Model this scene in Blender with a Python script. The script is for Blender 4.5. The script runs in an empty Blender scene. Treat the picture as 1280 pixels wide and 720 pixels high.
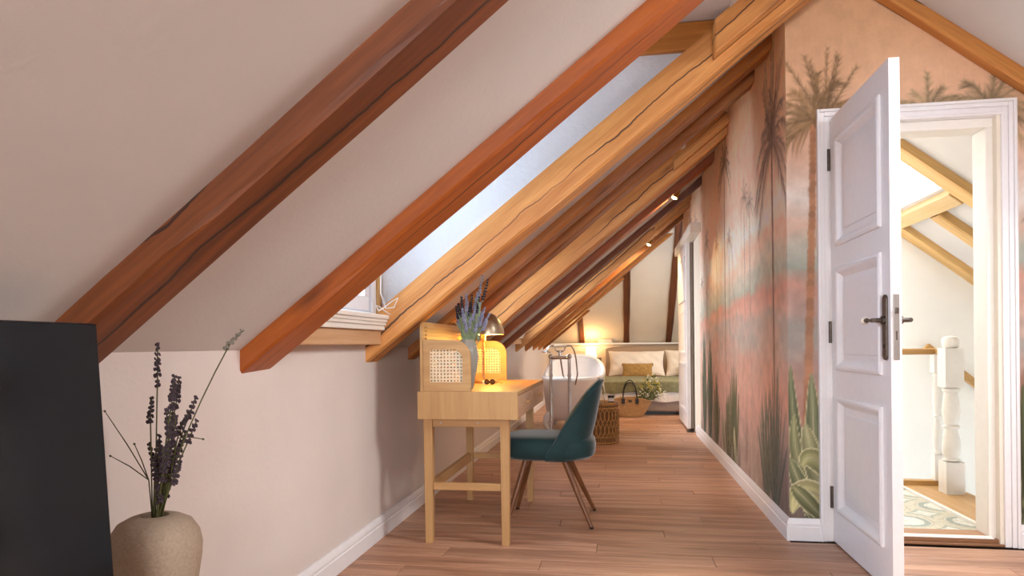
import bpy, bmesh, math, random
import numpy as np
from mathutils import Vector, Matrix
random.seed(7)
rng = np.random.default_rng(5)
SC = bpy.context.scene
COL = SC.collection

# ------------------------------------------------------------------ camera
EYE = 0.97
cam = bpy.data.cameras.new('camera'); camo = bpy.data.objects.new('camera', cam); COL.objects.link(camo)
cam.sensor_width = 36.0; cam.lens = 36.0 * 840.0 / 1280.0; cam.shift_y = (431.3 - 360.0) / 1280.0
cam.clip_start = 0.02; cam.clip_end = 200
camo.matrix_world = Matrix.Translation((0, 0, EYE)) @ Matrix.Rotation(math.radians(9.0), 4, 'Z') @ \
    Matrix.Rotation(math.radians(90), 4, 'X') @ Matrix.Rotation(-0.0095, 4, 'Z')
SC.camera = camo
# ------------------------------------------------------------------ world, daylight, exposure
SC.view_settings.view_transform = 'Standard'; SC.view_settings.look = 'None'
SC.view_settings.gamma = 1.0; SC.view_settings.use_curve_mapping = False
SC.view_settings.exposure = 0.97
w = bpy.data.worlds.new('sky'); SC.world = w; w.use_nodes = True
bg = w.node_tree.nodes['Background']; bg.inputs[0].default_value = (0.72, 0.85, 1.0, 1); bg.inputs[1].default_value = 2.2

def area(name, loc, direction, sx, sy, power, color=(1, 1, 1)):
    l = bpy.data.lights.new(name, 'AREA'); l.shape = 'RECTANGLE'; l.size = sx; l.size_y = sy
    l.energy = power; l.color = color
    o = bpy.data.objects.new(name, l); COL.objects.link(o); o.location = loc
    o.rotation_euler = Vector(direction).to_track_quat('-Z', 'Y').to_euler()
    return o
# daylight outside each window opening
SKY = (0.90, 0.95, 1.0)
area('added_light_back', (.5, -3.0, 1.38), (0, 1, 0), 1.2, 1.0, 92, (.98, .985, 1.0))  # unseen window behind the camera, added to brighten the door wall
for yq, pw_, cl in ((2.66, 50, (.52, .74, 1.0)), (4.78, 46, (.95, .97, 1.0)), (7.40, 105, (.95, .97, 1.0))):
    area('daylight_dormer', (-2.15, yq, 2.45), (1, 0, -.75), 1.0, 1.2, pw_, cl)
NR = Vector((.777, 0, 1)).normalized()
area('added_light_right', (2.05 + .35, 2.2, 1.98 + .45), -NR, 1.0, 1.0, 54, (1.0, .985, .97))  # unseen roof window, added to light the left wall and ceiling
area('daylight_hall_window', (1.72 + .35, 5.22, 2.24 + .45), -NR, .9, 1.2, 74, (1.0, .99, .98))
area('added_light_bed', (2.05 + .35, 9.4, 1.98 + .45), -NR, 1.0, 1.0, 60, (1.0, .95, .9))  # unseen roof window, added to light the bed end

# ------------------------------------------------------------------ helpers
def lin(h):
    h = h.lstrip('#'); v = [int(h[i:i + 2], 16) / 255 for i in (0, 2, 4)]
    return tuple((x / 12.92 if x <= .04045 else ((x + .055) / 1.055) ** 2.4) for x in v)

MATS = {}
class NT:
    def __init__(s, name):
        s.m = bpy.data.materials.new(name); s.m.use_nodes = True; s.t = s.m.node_tree
        s.p = s.t.nodes['Principled BSDF']; s.out = s.t.nodes['Material Output']; MATS[name] = s.m
    def n(s, typ, **kw):
        nd = s.t.nodes.new(typ)
        for k, v in kw.items():
            if k.startswith('i_'):
                key = k[2:]; key = int(key) if key.isdigit() else key.replace('_', ' ')
                nd.inputs[key].default_value = v
            else: setattr(nd, k, v)
        return nd
    def l(s, a, b): s.t.links.new(a, b)
    def math(s, op, a, b=None, c=None, clamp=False):
        nd = s.n('ShaderNodeMath', operation=op); nd.use_clamp = clamp
        for i, v in enumerate((a, b, c)):
            if v is None: continue
            if isinstance(v, (int, float)): nd.inputs[i].default_value = v
            else: s.l(v, nd.inputs[i])
        return nd.outputs[0]
    def mix(s, f, a, b, blend='MIX'):
        nd = s.n('ShaderNodeMix', data_type='RGBA', blend_type=blend)
        for i, v in ((0, f), (6, a), (7, b)):
            if isinstance(v, (int, float)): nd.inputs[i].default_value = v
            elif isinstance(v, tuple): nd.inputs[i].default_value = (*v, 1) if len(v) == 3 else v
            else: s.l(v, nd.inputs[i])
        return nd.outputs[2]
    def noise(s, vec, scale, detail=4, rough=.55, dist=0):
        nd = s.n('ShaderNodeTexNoise'); nd.inputs['Scale'].default_value = scale
        nd.inputs['Detail'].default_value = detail; nd.inputs['Roughness'].default_value = rough
        nd.inputs['Distortion'].default_value = dist
        if vec is not None: s.l(vec, nd.inputs['Vector'])
        return nd.outputs['Fac']
    def obj(s, scale=(1, 1, 1), rnd=True):
        tc = s.n('ShaderNodeTexCoord'); v = tc.outputs['Object']
        if rnd:
            oi = s.n('ShaderNodeObjectInfo'); mul = s.n('ShaderNodeVectorMath', operation='SCALE')
            s.l(oi.outputs['Random'], mul.inputs['Scale']); mul.inputs[0].default_value = (37, 53, 71)
            ad = s.n('ShaderNodeVectorMath', operation='ADD'); s.l(v, ad.inputs[0]); s.l(mul.outputs[0], ad.inputs[1]); v = ad.outputs[0]
        mp = s.n('ShaderNodeMapping'); mp.inputs['Scale'].default_value = scale; s.l(v, mp.inputs['Vector'])
        return mp.outputs[0]
    def ramp(s, fac, stops):
        r = s.n('ShaderNodeValToRGB'); e = r.color_ramp.elements
        while len(e) < len(stops): e.new(.5)
        for el, (p, c) in zip(e, stops): el.position = p; el.color = (*c, 1)
        s.l(fac, r.inputs[0]); return r.outputs[0]
    def bump(s, h, strength=.2, dist=.01):
        b = s.n('ShaderNodeBump'); b.inputs['Strength'].default_value = strength; b.inputs['Distance'].default_value = dist
        s.l(h, b.inputs['Height']); s.l(b.outputs[0], s.p.inputs['Normal'])
    def color(s, c):
        if isinstance(c, tuple): s.p.inputs['Base Color'].default_value = (*c, 1)
        else: s.l(c, s.p.inputs['Base Color'])

def plain(name, col, rough=.5, metal=0, var=.06, scale=30, bump=0, bscale=None, coat=0, spec=None, sheen=0, alpha=None):
    t = NT(name); c = lin(col) if isinstance(col, str) else col
    v = t.obj(); f = t.noise(v, scale, 4)
    d = tuple(max(0, x * (1 - var * 2)) for x in c)
    t.color(t.ramp(f, [(.3, d), (.7, c)]))
    t.p.inputs['Roughness'].default_value = rough; t.p.inputs['Metallic'].default_value = metal
    if coat: t.p.inputs['Coat Weight'].default_value = coat
    if spec is not None: t.p.inputs['Specular IOR Level'].default_value = spec
    if sheen: t.p.inputs['Sheen Weight'].default_value = sheen; t.p.inputs['Sheen Roughness'].default_value = .4
    if bump: t.bump(t.noise(v, bscale or scale * 3, 5, .6), bump, .01)
    return t.m

def wood(name, dark, light, axis='x', grain=1.0, rough=.5, cracks=False, var=.25, knots=True, hue=0):
    t = NT(name)
    st = {'x': (.9, 14, 14), 'y': (14, .9, 14), 'z': (14, 14, .9)}[axis]
    v = t.obj(tuple(a * grain for a in st))
    f1 = t.noise(v, 1.0, 6, .62, .6)
    v2 = t.obj(tuple(a * grain * 4 for a in st)); f2 = t.noise(v2, 1.6, 3, .6, .2)
    f = t.math('ADD', t.math('MULTIPLY', f1, .72), t.math('MULTIPLY', f2, .28))
    D, L = lin(dark), lin(light)
    M = tuple((a + b) / 2 for a, b in zip(D, L))
    c = t.ramp(f, [(.30, D), (.5, M), (.68, L)])
    if knots:
        ks = {'x': (1.3, 5, 5), 'y': (5, 1.3, 5), 'z': (5, 5, 1.3)}[axis]
        vo = t.n('ShaderNodeTexVoronoi'); vo.inputs['Scale'].default_value = 1.1; t.l(t.obj(ks), vo.inputs['Vector'])
        k = t.math('SUBTRACT', 1.0, t.math('MULTIPLY', vo.outputs['Distance'], 7.0), clamp=True)
        c = t.mix(t.math('MULTIPLY', k, .75), c, tuple(x * .28 for x in D))
    oi = t.n('ShaderNodeObjectInfo')
    br = t.math('ADD', 1 - var / 2, t.math('MULTIPLY', oi.outputs['Random'], var))
    hsv = t.n('ShaderNodeHueSaturation'); t.l(c, hsv.inputs['Color']); t.l(br, hsv.inputs['Value']); c = hsv.outputs[0]
    h = f
    if cracks:
        tc = t.n('ShaderNodeTexCoord'); sp = t.n('ShaderNodeSeparateXYZ'); t.l(tc.outputs['Object'], sp.inputs[0])
        wv = t.obj((1.6, 0, 0)); wob = t.math('SUBTRACT', t.noise(wv, 1.0, 5, .6), .5)
        wv2 = t.obj((.9, 3, 3)); msk = t.noise(wv2, 1.0, 2)
        tot = None
        for comp, centre, wid in (('Z', .068, .0042), ('Y', .075, .0042)):
            d = t.math('ABSOLUTE', t.math('SUBTRACT', t.math('SUBTRACT', sp.outputs[comp], centre), t.math('MULTIPLY', wob, .11)))
            line = t.math('LESS_THAN', d, t.math('MULTIPLY', t.math('SUBTRACT', msk, .32), wid * 5))
            tot = line if tot is None else t.math('MAXIMUM', tot, line)
        c = t.mix(t.math('MULTIPLY', tot, .85), c, lin('#22100a'))
        h = t.math('SUBTRACT', f, t.math('MULTIPLY', tot, .8))
    t.color(c); t.p.inputs['Roughness'].default_value = rough
    t.bump(h, .25 if cracks else .08, .006)
    return t.m

WOB = {}  # world offset of empties
class MB:
    def __init__(s): s.v = []; s.f = []
    def add(s, vs, fs):
        o = len(s.v); s.v += [tuple(p) for p in vs]; s.f += [tuple(i + o for i in f) for f in fs]; return s
    def box(s, a, b, rot=None, piv=None):
        x0, y0, z0 = a; x1, y1, z1 = b
        vs = [Vector(p) for p in ((x0, y0, z0), (x1, y0, z0), (x1, y1, z0), (x0, y1, z0), (x0, y0, z1), (x1, y0, z1), (x1, y1, z1), (x0, y1, z1))]
        if rot is not None:
            pv = Vector(piv) if piv else sum(vs, Vector()) / 8
            vs = [rot @ (p - pv) + pv for p in vs]
        return s.add(vs, [(3, 2, 1, 0), (4, 5, 6, 7), (0, 1, 5, 4), (1, 2, 6, 5), (2, 3, 7, 6), (3, 0, 4, 7)])
    def tube(s, pts, r, n=8, cap=True):
        pts = [Vector(p) for p in pts]; rs = r if isinstance(r, (list, tuple)) else [r] * len(pts)
        base = len(s.v); up = None
        for i, p in enumerate(pts):
            d = (pts[min(i + 1, len(pts) - 1)] - pts[max(i - 1, 0)]).normalized()
            if up is None: up = Vector((0, 0, 1)) if abs(d.z) < .9 else Vector((1, 0, 0))
            a = d.cross(up).normalized(); b = a.cross(d).normalized(); up = b
            for k in range(n):
                t = 2 * math.pi * k / n
                s.v.append(tuple(p + (a * math.cos(t) + b * math.sin(t)) * rs[i]))
        for i in range(len(pts) - 1):
            for k in range(n):
                q = base + i * n
                s.f.append((q + k, q + n + k, q + n + (k + 1) % n, q + (k + 1) % n))
        if cap:
            s.f.append(tuple(base + k for k in range(n)))
            s.f.append(tuple(base + (len(pts) - 1) * n + k for k in reversed(range(n))))
        return s
    def lathe(s, prof, c, n=24, sx=1, sy=1, a0=0, closed=True):
        base = len(s.v)
        for r, z in prof:
            for k in range(n):
                t = a0 + 2 * math.pi * k / n
                s.v.append((c[0] + r * math.cos(t) * sx, c[1] + r * math.sin(t) * sy, c[2] + z))
        for i in range(len(prof) - 1):
            for k in range(n):
                q = base + i * n
                s.f.append((q + k, q + (k + 1) % n, q + n + (k + 1) % n, q + n + k))
        if closed:
            s.f.append(tuple(base + k for k in reversed(range(n))))
            s.f.append(tuple(base + (len(prof) - 1) * n + k for k in range(n)))
        return s
    def grid(s, P):  # P[i][j] points
        n, m = len(P), len(P[0]); o = len(s.v)
        for r in P: s.v += [tuple(p) for p in r]
        for i in range(n - 1):
            for j in range(m - 1):
                s.f.append((o + i * m + j, o + i * m + j + 1, o + (i + 1) * m + j + 1, o + (i + 1) * m + j))
        return s
    def prism(s, poly, d):  # poly list of 3d points, extruded by vector d
        n = len(poly); P = [Vector(p) for p in poly]; d = Vector(d)
        return s.add(P + [p + d for p in P], [tuple(reversed(range(n))), tuple(range(n, 2 * n))] + [(i, (i + 1) % n, n + (i + 1) % n, n + i) for i in range(n)])
    def ico(s, c, r, sc=(1, 1, 1), sub=1):
        bm = bmesh.new(); bmesh.ops.create_icosphere(bm, subdivisions=sub, radius=r)
        s.add([(c[0] + v.co.x * sc[0], c[1] + v.co.y * sc[1], c[2] + v.co.z * sc[2]) for v in bm.verts], [[v.index for v in f.verts] for f in bm.faces]); bm.free(); return s
    def build(s, name, mat, parent=None, smooth=False, bevel=0, label=None, cat=None, group=None, kind=None, origin=None, fix=True, sub=0, seg=2):
        if parent is not None: org = WOB[parent.name]
        elif origin is not None: org = Vector(origin)
        else:
            xs = [p[0] for p in s.v]; ys = [p[1] for p in s.v]; zs = [p[2] for p in s.v]
            org = Vector(((min(xs) + max(xs)) / 2, (min(ys) + max(ys)) / 2, min(zs)))
        me = bpy.data.meshes.new(name); me.from_pydata([(p[0] - org[0], p[1] - org[1], p[2] - org[2]) for p in s.v], [], s.f)
        if fix:
            bm = bmesh.new(); bm.from_mesh(me); bmesh.ops.recalc_face_normals(bm, faces=bm.faces); bm.to_mesh(me); bm.free()
        me.materials.append(mat)
        if smooth:
            me.polygons.foreach_set('use_smooth', [True] * len(me.polygons)); me.set_sharp_from_angle(angle=math.radians(42))
        o = bpy.data.objects.new(name, me); COL.objects.link(o)
        if parent is not None: o.parent = parent; WOB[o.name] = org
        else: o.location = org; WOB[o.name] = Vector(org)
        if bevel:
            b = o.modifiers.new('bevel', 'BEVEL'); b.width = bevel; b.segments = seg; b.limit_method = 'ANGLE'; b.angle_limit = math.radians(50)
        if sub:
            sm = o.modifiers.new('sub', 'SUBSURF'); sm.levels = sub; sm.render_levels = sub
        tag(o, label, cat, group, kind)
        return o
def tag(o, label=None, cat=None, group=None, kind=None):
    for k, v in (('label', label), ('category', cat), ('group', group), ('kind', kind)):
        if v: o[k] = v
    return o
def thing(name, label, cat, loc, group=None, kind=None):
    o = bpy.data.objects.new(name, None); COL.objects.link(o); o.location = loc; o.empty_display_size = .1
    WOB[o.name] = Vector(loc); return tag(o, label, cat, group, kind)
def box(a, b): return MB().box(a, b)
def bez(p0, p1, p2, n=10):
    p0, p1, p2 = Vector(p0), Vector(p1), Vector(p2)
    return [p0 * (1 - t) ** 2 + p1 * 2 * t * (1 - t) + p2 * t * t for t in [i / n for i in range(n + 1)]]

# ------------------------------------------------------------------ materials
def plaster(name, col, bump=.12, scale=60):
    t = NT(name); c = lin(col); tc = t.n('ShaderNodeTexCoord'); v = tc.outputs['Object']
    f = t.noise(v, 3, 5); t.color(t.ramp(f, [(.25, tuple(x * .93 for x in c)), (.75, c)]))
    t.p.inputs['Roughness'].default_value = .9; t.p.inputs['Specular IOR Level'].default_value = .2
    t.bump(t.noise(v, scale, 5, .65), bump, .01); return t.m
M_WALL = plaster('wall_paint', '#d9ccc4')
M_CEIL = plaster('ceiling_paint', '#cdc6c0')
M_CHEEK = plaster('rough_plaster', '#e6ebf0', .55, 42)
M_CREAM = plaster('cream_paint', '#ece3d3')
M_HALL = plaster('hall_paint', '#f2eee6')
M_BED = plaster('bedroom_paint', '#e4d4bc')
M_TRIM = plain('white_gloss_paint', '#ece9ea', .32, var=.02)
M_TRIMW = plain('white_warm_paint', '#efe9e0', .35, var=.02)
M_RAF_DARK = wood('rafter_stain_dark', '#431e0a', '#86471c', 'x', .9, .55, True)
M_RAF_RED = wood('rafter_stain_red', '#7c360a', '#b8621c', 'x', .9, .5, True)
M_RAF_MID = wood('rafter_stain_mid', '#7a3c0c', '#c07a2e', 'x', .9, .5, True)
M_RAF_LIT = wood('rafter_stain_lit', '#a8652a', '#dda05c', 'x', .9, .5, True)  # dormer daylight painted into the stain as a lighter tone
M_HEADER = wood('header_timber', '#9a5a1a', '#cf8a3a', 'y', .9, .5)
M_PALE = wood('pale_timber', '#b98a60', '#d8b088', 'y', .9, .55)
M_PINE_X = wood('pine_x', '#b5884a', '#dcb478', 'x', .9, .55)
M_PINE_Y = wood('pine_y', '#c09a62', '#e2c28e', 'y', .9, .55)
M_OAKF = wood('landing_oak', '#a87d4a', '#cfa66e', 'x', 1.2, .45, knots=False)
M_OAKR = wood('rail_oak', '#a5773f', '#cfa468', 'x', 1.2, .4, knots=False)
M_DESKX = wood('desk_oak_x', '#ac8050', '#c79d68', 'x', 1.5, .5, knots=False, var=.05)
M_DESKY = wood('desk_oak_y', '#ac8050', '#c79d68', 'y', 1.5, .5, knots=False, var=.05)
M_DESKZ = wood('desk_oak_z', '#ac8050', '#c79d68', 'z', 1.5, .5, knots=False, var=.05)
M_DESKP = wood('drawer_oak', '#b88e6c', '#cfa98a', 'y', 1.5, .5, knots=False, var=.05)
M_WALNUT = wood('walnut_leg', '#5a341c', '#8c5a34', 'z', 1.5, .4, knots=False, var=.08)
M_CANE = plain('cane', '#e6d2b0', .6, var=.1, scale=120)
M_VELVET = plain('green_velvet', '#0a3a3d', .75, var=.22, scale=7, sheen=.45, bump=.1, bscale=300)
M_PIPING = plain('green_piping', '#0b3c40', .7, sheen=.3)
M_BLACK = plain('black_plastic', '#0c0c0d', .35)
M_SCREEN = plain('tv_screen', '#0b0c0e', .12, var=.0, spec=.42)
M_STONE = plain('beige_stoneware', '#a8937e', .92, var=.12, scale=160, bump=.25, bscale=260)
M_STEM = plain('dry_stem', '#5a5a30', .8, var=.2)
M_STEMG = plain('green_stem', '#9cb088', .75, var=.2)
M_LAV = plain('dry_lavender', '#4a3a42', .9, var=.3, scale=90)
M_LAVP = plain('pale_dry_lavender', '#8d8478', .9, var=.2, scale=90)
M_LAVB = plain('fresh_lavender', '#a6aac8', .85, var=.25, scale=90)
M_LAVD = plain('dark_lavender', '#3c3448', .85, var=.25, scale=90)
M_CHROME = plain('chrome', '#d8d8da', .12, 1, var=.0)
M_NICKEL = plain('brushed_brass', '#d6c4a8', .34, 1, var=.08, scale=80)
M_BRONZE = plain('aged_bronze', '#6e645c', .38, .9, var=.15, scale=60)
M_STEEL = plain('brushed_steel', '#b4aca6', .35, .9, var=.05)
M_IVORY = plain('ivory_ceramic', '#efe4d2', .3, var=.02)
M_TUB = plain('white_enamel', '#f4f1f0', .18, var=.01, coat=.4)
M_TUBO = plain('blush_enamel', '#e6d6cc', .3, var=.02)
M_VASE = plain('grey_glaze', '#a3a197', .35, var=.08, scale=14)
M_RATTAN = plain('rattan', '#b9854a', .6, var=.25, scale=40)
M_BASKET = plain('palm_basket', '#c79c6a', .8, var=.25, scale=90, bump=.6, bscale=140)
M_LEATH = plain('black_leather', '#17120f', .5, var=.1)
M_SHEET = plain('white_linen', '#ece2d8', .9, var=.05, scale=10, bump=.15, bscale=60)
M_PILLOW = plain('cream_linen', '#ecdcc8', .9, var=.04, scale=10, bump=.15, bscale=40)
M_OCHRE = plain('ochre_cushion', '#b58a4a', .9, var=.2, scale=40, bump=.3, bscale=90)
M_THROW = plain('sage_throw', '#8c8662', .95, var=.15, scale=20, bump=.3, bscale=150)
M_BEDB = plain('taupe_upholstery', '#a08c80', .9, var=.08, scale=60, bump=.1, bscale=300)
M_HEADB = plain('beige_upholstery', '#b79c7e', .9, var=.08, scale=60, bump=.1, bscale=300)
M_LEAF = plain('meadow_leaf', '#6c7a3c', .8, var=.25)
M_YEL = plain('yellow_flower', '#c9b44a', .8, var=.2)
M_WFL = plain('white_flower', '#e6e2d2', .8, var=.1)
M_AMBER = plain('dark_glass_jar', '#2a1d18', .15, var=.0, coat=.5)
M_PAPER = plain('paper_label', '#cfc4bc', .7)
M_BOOK = plain('book_cover', '#e8dcc8', .7, var=.04)
M_RAD = plain('radiator_enamel', '#e6dfdc', .3, var=.01)
M_CORD = plain('white_cord', '#ece6e0', .6)
M_DARKSOCK = plain('switch_plate', '#6b5a48', .5)
M_GREYB = plain('grey_plate', '#8f8f92', .4, .3)
def glass():
    t = NT('window_glass'); t.t.nodes.remove(t.p)
    tr = t.n('ShaderNodeBsdfTransparent'); gl = t.n('ShaderNodeBsdfGlossy'); gl.inputs['Roughness'].default_value = .02
    lw = t.n('ShaderNodeLayerWeight'); lw.inputs['Blend'].default_value = .3
    mx = t.n('ShaderNodeMixShader'); t.l(t.math('ADD', .03, t.math('MULTIPLY', t.math('POWER', lw.outputs['Facing'], 3.0), .4)), mx.inputs[0]); t.l(tr.outputs[0], mx.inputs[1]); t.l(gl.outputs[0], mx.inputs[2])
    t.l(mx.outputs[0], t.out.inputs[0]); return t.m
M_GLASS = glass()
def emit(name, col, s):
    t = NT(name); t.p.inputs['Emission Color'].default_value = (*lin(col), 1); t.p.inputs['Emission Strength'].default_value = s
    t.p.inputs['Base Color'].default_value = (*lin(col), 1); return t.m
M_SHADE = emit('lit_lamp_shade', '#ffdca0', 1.3)
M_BULB = emit('warm_bulb', '#ffd9a0', 14)
M_BULBW = emit('desk_bulb', '#ffc878', 2.5)
def floor_mat():
    t = NT('floor_plank')
    v = t.obj((1.1, 16, 1)); f1 = t.noise(v, 1.0, 6, .6, .7)
    v2 = t.obj((3, 90, 1)); f2 = t.noise(v2, 1.0, 3)
    f = t.math('ADD', t.math('MULTIPLY', f1, .7), t.math('MULTIPLY', f2, .3))
    c = t.ramp(f, [(.3, lin('#6a4836')), (.48, lin('#a97b60')), (.68, lin('#cfa588'))])
    oi = t.n('ShaderNodeObjectInfo'); hsv = t.n('ShaderNodeHueSaturation'); t.l(c, hsv.inputs['Color'])
    t.l(t.math('ADD', .86, t.math('MULTIPLY', oi.outputs['Random'], .26)), hsv.inputs['Value'])
    t.color(hsv.outputs[0]); t.p.inputs['Roughness'].default_value = .42; t.p.inputs['Specular IOR Level'].default_value = .4
    t.bump(f, .06, .004); return t.m
M_PLANK = floor_mat()
M_SUB = plain('floor_screed', '#4a3020', .8)

# ------------------------------------------------------------------ the setting
XL, XR, YD, RIDGE = -1.208, .825, 3.478, 1.09
YB, YF = -2.6, 11.42            # wall behind the camera, wall at the bed head
def rz(x): return 2.542 - .777 * (x - 1.328)          # underside of right-hand rafters
ZC_ = .975
def S(o, kind='structure'): o['kind'] = kind; return o
# floor
fl = MB().box((XL - .1, YB, -.12), (3.5, YD + .06, -.012)).box((XL - .1, YD + .06, -.12), (XR + .1, 9.0, -.012)).box((XL - .1, 9.0, -.12), (3.5, YF + .2, -.012)).build('floor', M_SUB, kind='structure', origin=(0, 0, -.12))
PW, PL = .142, 1.22
pm = {}
def plank(x0, x1, y):
    L = round(x1 - x0, 3)
    if L < .03: return
    if L not in pm:
        g = .0011; b = .0016; zt = .012
        m = bpy.data.meshes.new('plank')
        X0, X1, Y0, Y1 = g, L - g, g, PW - g
        vs = [(X0, Y0, 0), (X1, Y0, 0), (X1, Y1, 0), (X0, Y1, 0), (X0, Y0, zt - b), (X1, Y0, zt - b), (X1, Y1, zt - b), (X0, Y1, zt - b),
              (X0 + b, Y0 + b, zt), (X1 - b, Y0 + b, zt), (X1 - b, Y1 - b, zt), (X0 + b, Y1 - b, zt)]
        fs = [(8, 9, 10, 11)] + [(i, (i + 1) % 4, 4 + (i + 1) % 4, 4 + i) for i in range(4)] + [(4 + i, 4 + (i + 1) % 4, 8 + (i + 1) % 4, 8 + i) for i in range(4)]
        m.from_pydata(vs, [], fs); m.materials.append(M_PLANK); pm[L] = m
    o = bpy.data.objects.new('floor_plank', pm[L]); COL.objects.link(o); o.parent = fl
    o.location = (x0, y, .108)
row = 0; y = 1.02
while y < YF:
    right = 2.2 if y < YD - PW else XR
    if y > 8.95: right = 1.7
    x = XL - (0.12, .55, .95, .33, .76)[row % 5] - .03 * (row % 3)
    while x < right:
        a, b = max(x, XL), min(x + PL, right)
        plank(round(a, 2), round(b, 2), y); x += PL
    y += PW; row += 1
MB().box((XL, YB, -.012), (3.4, 1.02, 0)).box((2.2, 1.02, -.012), (3.4, YD, 0)).box((1.7, 8.95, -.012), (3.4, YF, 0)).build('floor_board_field', M_PLANK, fl)

# left knee wall, walls behind and at the sides
MB().box((XL - .12, YB, 0), (XL, YF + .2, .985)).build('wall_left', M_WALL, kind='structure')
MB().box((3.3, YB, 0), (3.42, YF + .2, 1.0)).build('wall_right', M_WALL, kind='structure')
MB().box((XL - .2, YB - .12, -.1), (-.12, YB, 3.0)).box((1.12, YB - .12, -.1), (3.5, YB, 3.0)).box((-.12, YB - .12, -.1), (1.12, YB, .86)).box((-.12, YB - .12, 1.88), (1.12, YB, 3.0)).build('wall_back', M_WALL, kind='structure')
gw = MB()
for a, b in (((-.12, .86), (1.12, .91)), ((-.12, 1.83), (1.12, 1.88)), ((-.12, .91), (-.07, 1.83)), ((1.07, .91), (1.12, 1.83)), ((.475, .91), (.525, 1.83))): gw.box((a[0], YB - .09, a[1]), (b[0], YB - .03, b[1]))
gw = gw.build('window_8', M_TRIM, kind='structure', bevel=.004)  # added window, out of view, lets light onto the door wall
for a, b in ((-.07, .475), (.525, 1.07)): MB().box((a, YB - .062, .91), (b, YB - .058, 1.83)).build('pane', M_GLASS, gw)
MB().box((XL - .1, YF, 0), (3.4, YF + .14, .962)).build('wall_front', M_BED, kind='structure')
MB().box((XL - .1, YF - .05, .962), (3.4, YF + .6, .99)).build('ledge', M_TRIMW, bpy.data.objects['wall_front'], bevel=.006)
# partition beside the corridor and the wall with the door
wc = MB().box((XR, YD, 0), (XR + .1, 8.86, 2.80)).build('wall_corridor', M_CREAM, kind='structure')
DX0, DX1, DZ = 1.018, 1.745, 2.03      # door opening
wd = MB().box((XR + .1, YD, 0), (DX0 - .02, YD + .1, 2.07)).prism([(DX1 + .02, YD, 0), (3.32, YD, 0), (3.32, YD, rz(3.32) + .09), (DX1 + .02, YD, rz(DX1 + .02) + .09)], (0, .1, 0)).prism([(XR + .1, YD, 2.07), (DX0 - .02, YD, 2.07), (DX0 - .02, YD, DZ + .02), (DX1 + .02, YD, DZ + .02), (DX1 + .02, YD, rz(DX1 + .02) + .09), (RIDGE, YD, rz(RIDGE) + .09), (XR + .1, YD, ZC_ + .8 * (XR + .1 + 1.19) + .1)], (0, .1, 0)).build('wall_door', M_CREAM, kind='structure')

# ---- rafters of the left slope: near face y, width, slope, stain (lighter where daylight is painted in)
RAF = [(1.20, .15, .781, M_RAF_DARK, 'dark brown rafter rising from behind the black television'),
       (2.01, .19, .781, M_RAF_RED, 'orange-stained rafter rising from the wall between television and window sill'),
       (3.10, .16, .785, M_RAF_LIT, 'honey-coloured cracked rafter beside the white window sill'),
       (3.76, .15, .815, M_RAF_MID, 'dark amber rafter behind the honey rafter above the desk'),
       (4.22, .15, .815, M_RAF_MID, 'dark amber rafter above the desk lamp'),
       (5.24, .15, .812, M_RAF_LIT, 'honey-coloured rafter crossing above the domed desk lamp'),
       (5.93, .15, .812, M_RAF_RED, 'reddish rafter behind the honey rafter above the desk lamp'),
       (6.80, .15, .812, M_RAF_DARK, 'dark rafter just before the small far window sill'),
       (7.88, .14, .812, M_RAF_LIT, 'pale rafter beside the small far window sill')]
for q, w_ in zip((8.69, 9.51, 10.19, 10.86), ('first', 'second', 'third', 'fourth')):
    RAF.append((q, .13, .812, M_RAF_MID, 'dark amber rafter over the bed, %s after the pale rafter' % w_))
ZU, ZC, X0R = .903, .975, -1.19
def hipz(y): return 1.06 + .72 * (11.5 - y)
def rafter_mesh(name, L, wid, dep, seed, x0=-.16, jit=.004):
    r = random.Random(seed); n = max(4, int(L / .13)); vs = []; fs = []
    c = .010
    sec = [(0, dep), (0, c), (c, 0), (wid - c, 0), (wid, c), (wid, dep)]
    ph = [r.random() * 6 for _ in range(8)]
    for i in range(n + 1):
        x = x0 + (L - x0) * i / n
        for j, (a, b) in enumerate(sec):
            k = jit * (math.sin(x * 3.1 + ph[j]) + .6 * math.sin(x * 8.3 + ph[j] * 2) + .5 * (r.random() - .5))
            vs.append((x, a + k * (0 if j in (0, 5) else 1), b + (k * .8 if 0 < j < 5 else 0)))
    m = len(sec)
    for i in range(n):
        for j in range(m):
            q = i * m; fs.append((q + j, q + (j + 1) % m, q + m + (j + 1) % m, q + m + j))
    fs.append(tuple(range(m))); fs.append(tuple(reversed(range(n * m, n * m + m))))
    me = bpy.data.meshes.new(name); me.from_pydata(vs, [], fs)
    bm = bmesh.new(); bm.from_mesh(me); bmesh.ops.recalc_face_normals(bm, faces=bm.faces); bm.to_mesh(me); bm.free()
    return me
def sloped(name, me, mat, loc, ang, parent=None, flip=False):
    me.materials.append(mat); o = bpy.data.objects.new(name, me); COL.objects.link(o)
    R = Matrix.Rotation(-ang, 4, 'Y')
    if flip: R = Matrix.Rotation(math.pi, 4, 'Z') @ R
    M = Matrix.Translation(loc) @ R
    if parent is not None:
        o.parent = parent; o.matrix_parent_inverse = parent.matrix_world.inverted() if False else Matrix()
        o.matrix_local = Matrix.Translation(Vector(loc) - WOB[parent.name]) @ R
    else: o.matrix_world = M
    WOB[o.name] = Vector(loc)
    return o
DORM = {2: 1, 5: 2, 8: 3}
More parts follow.
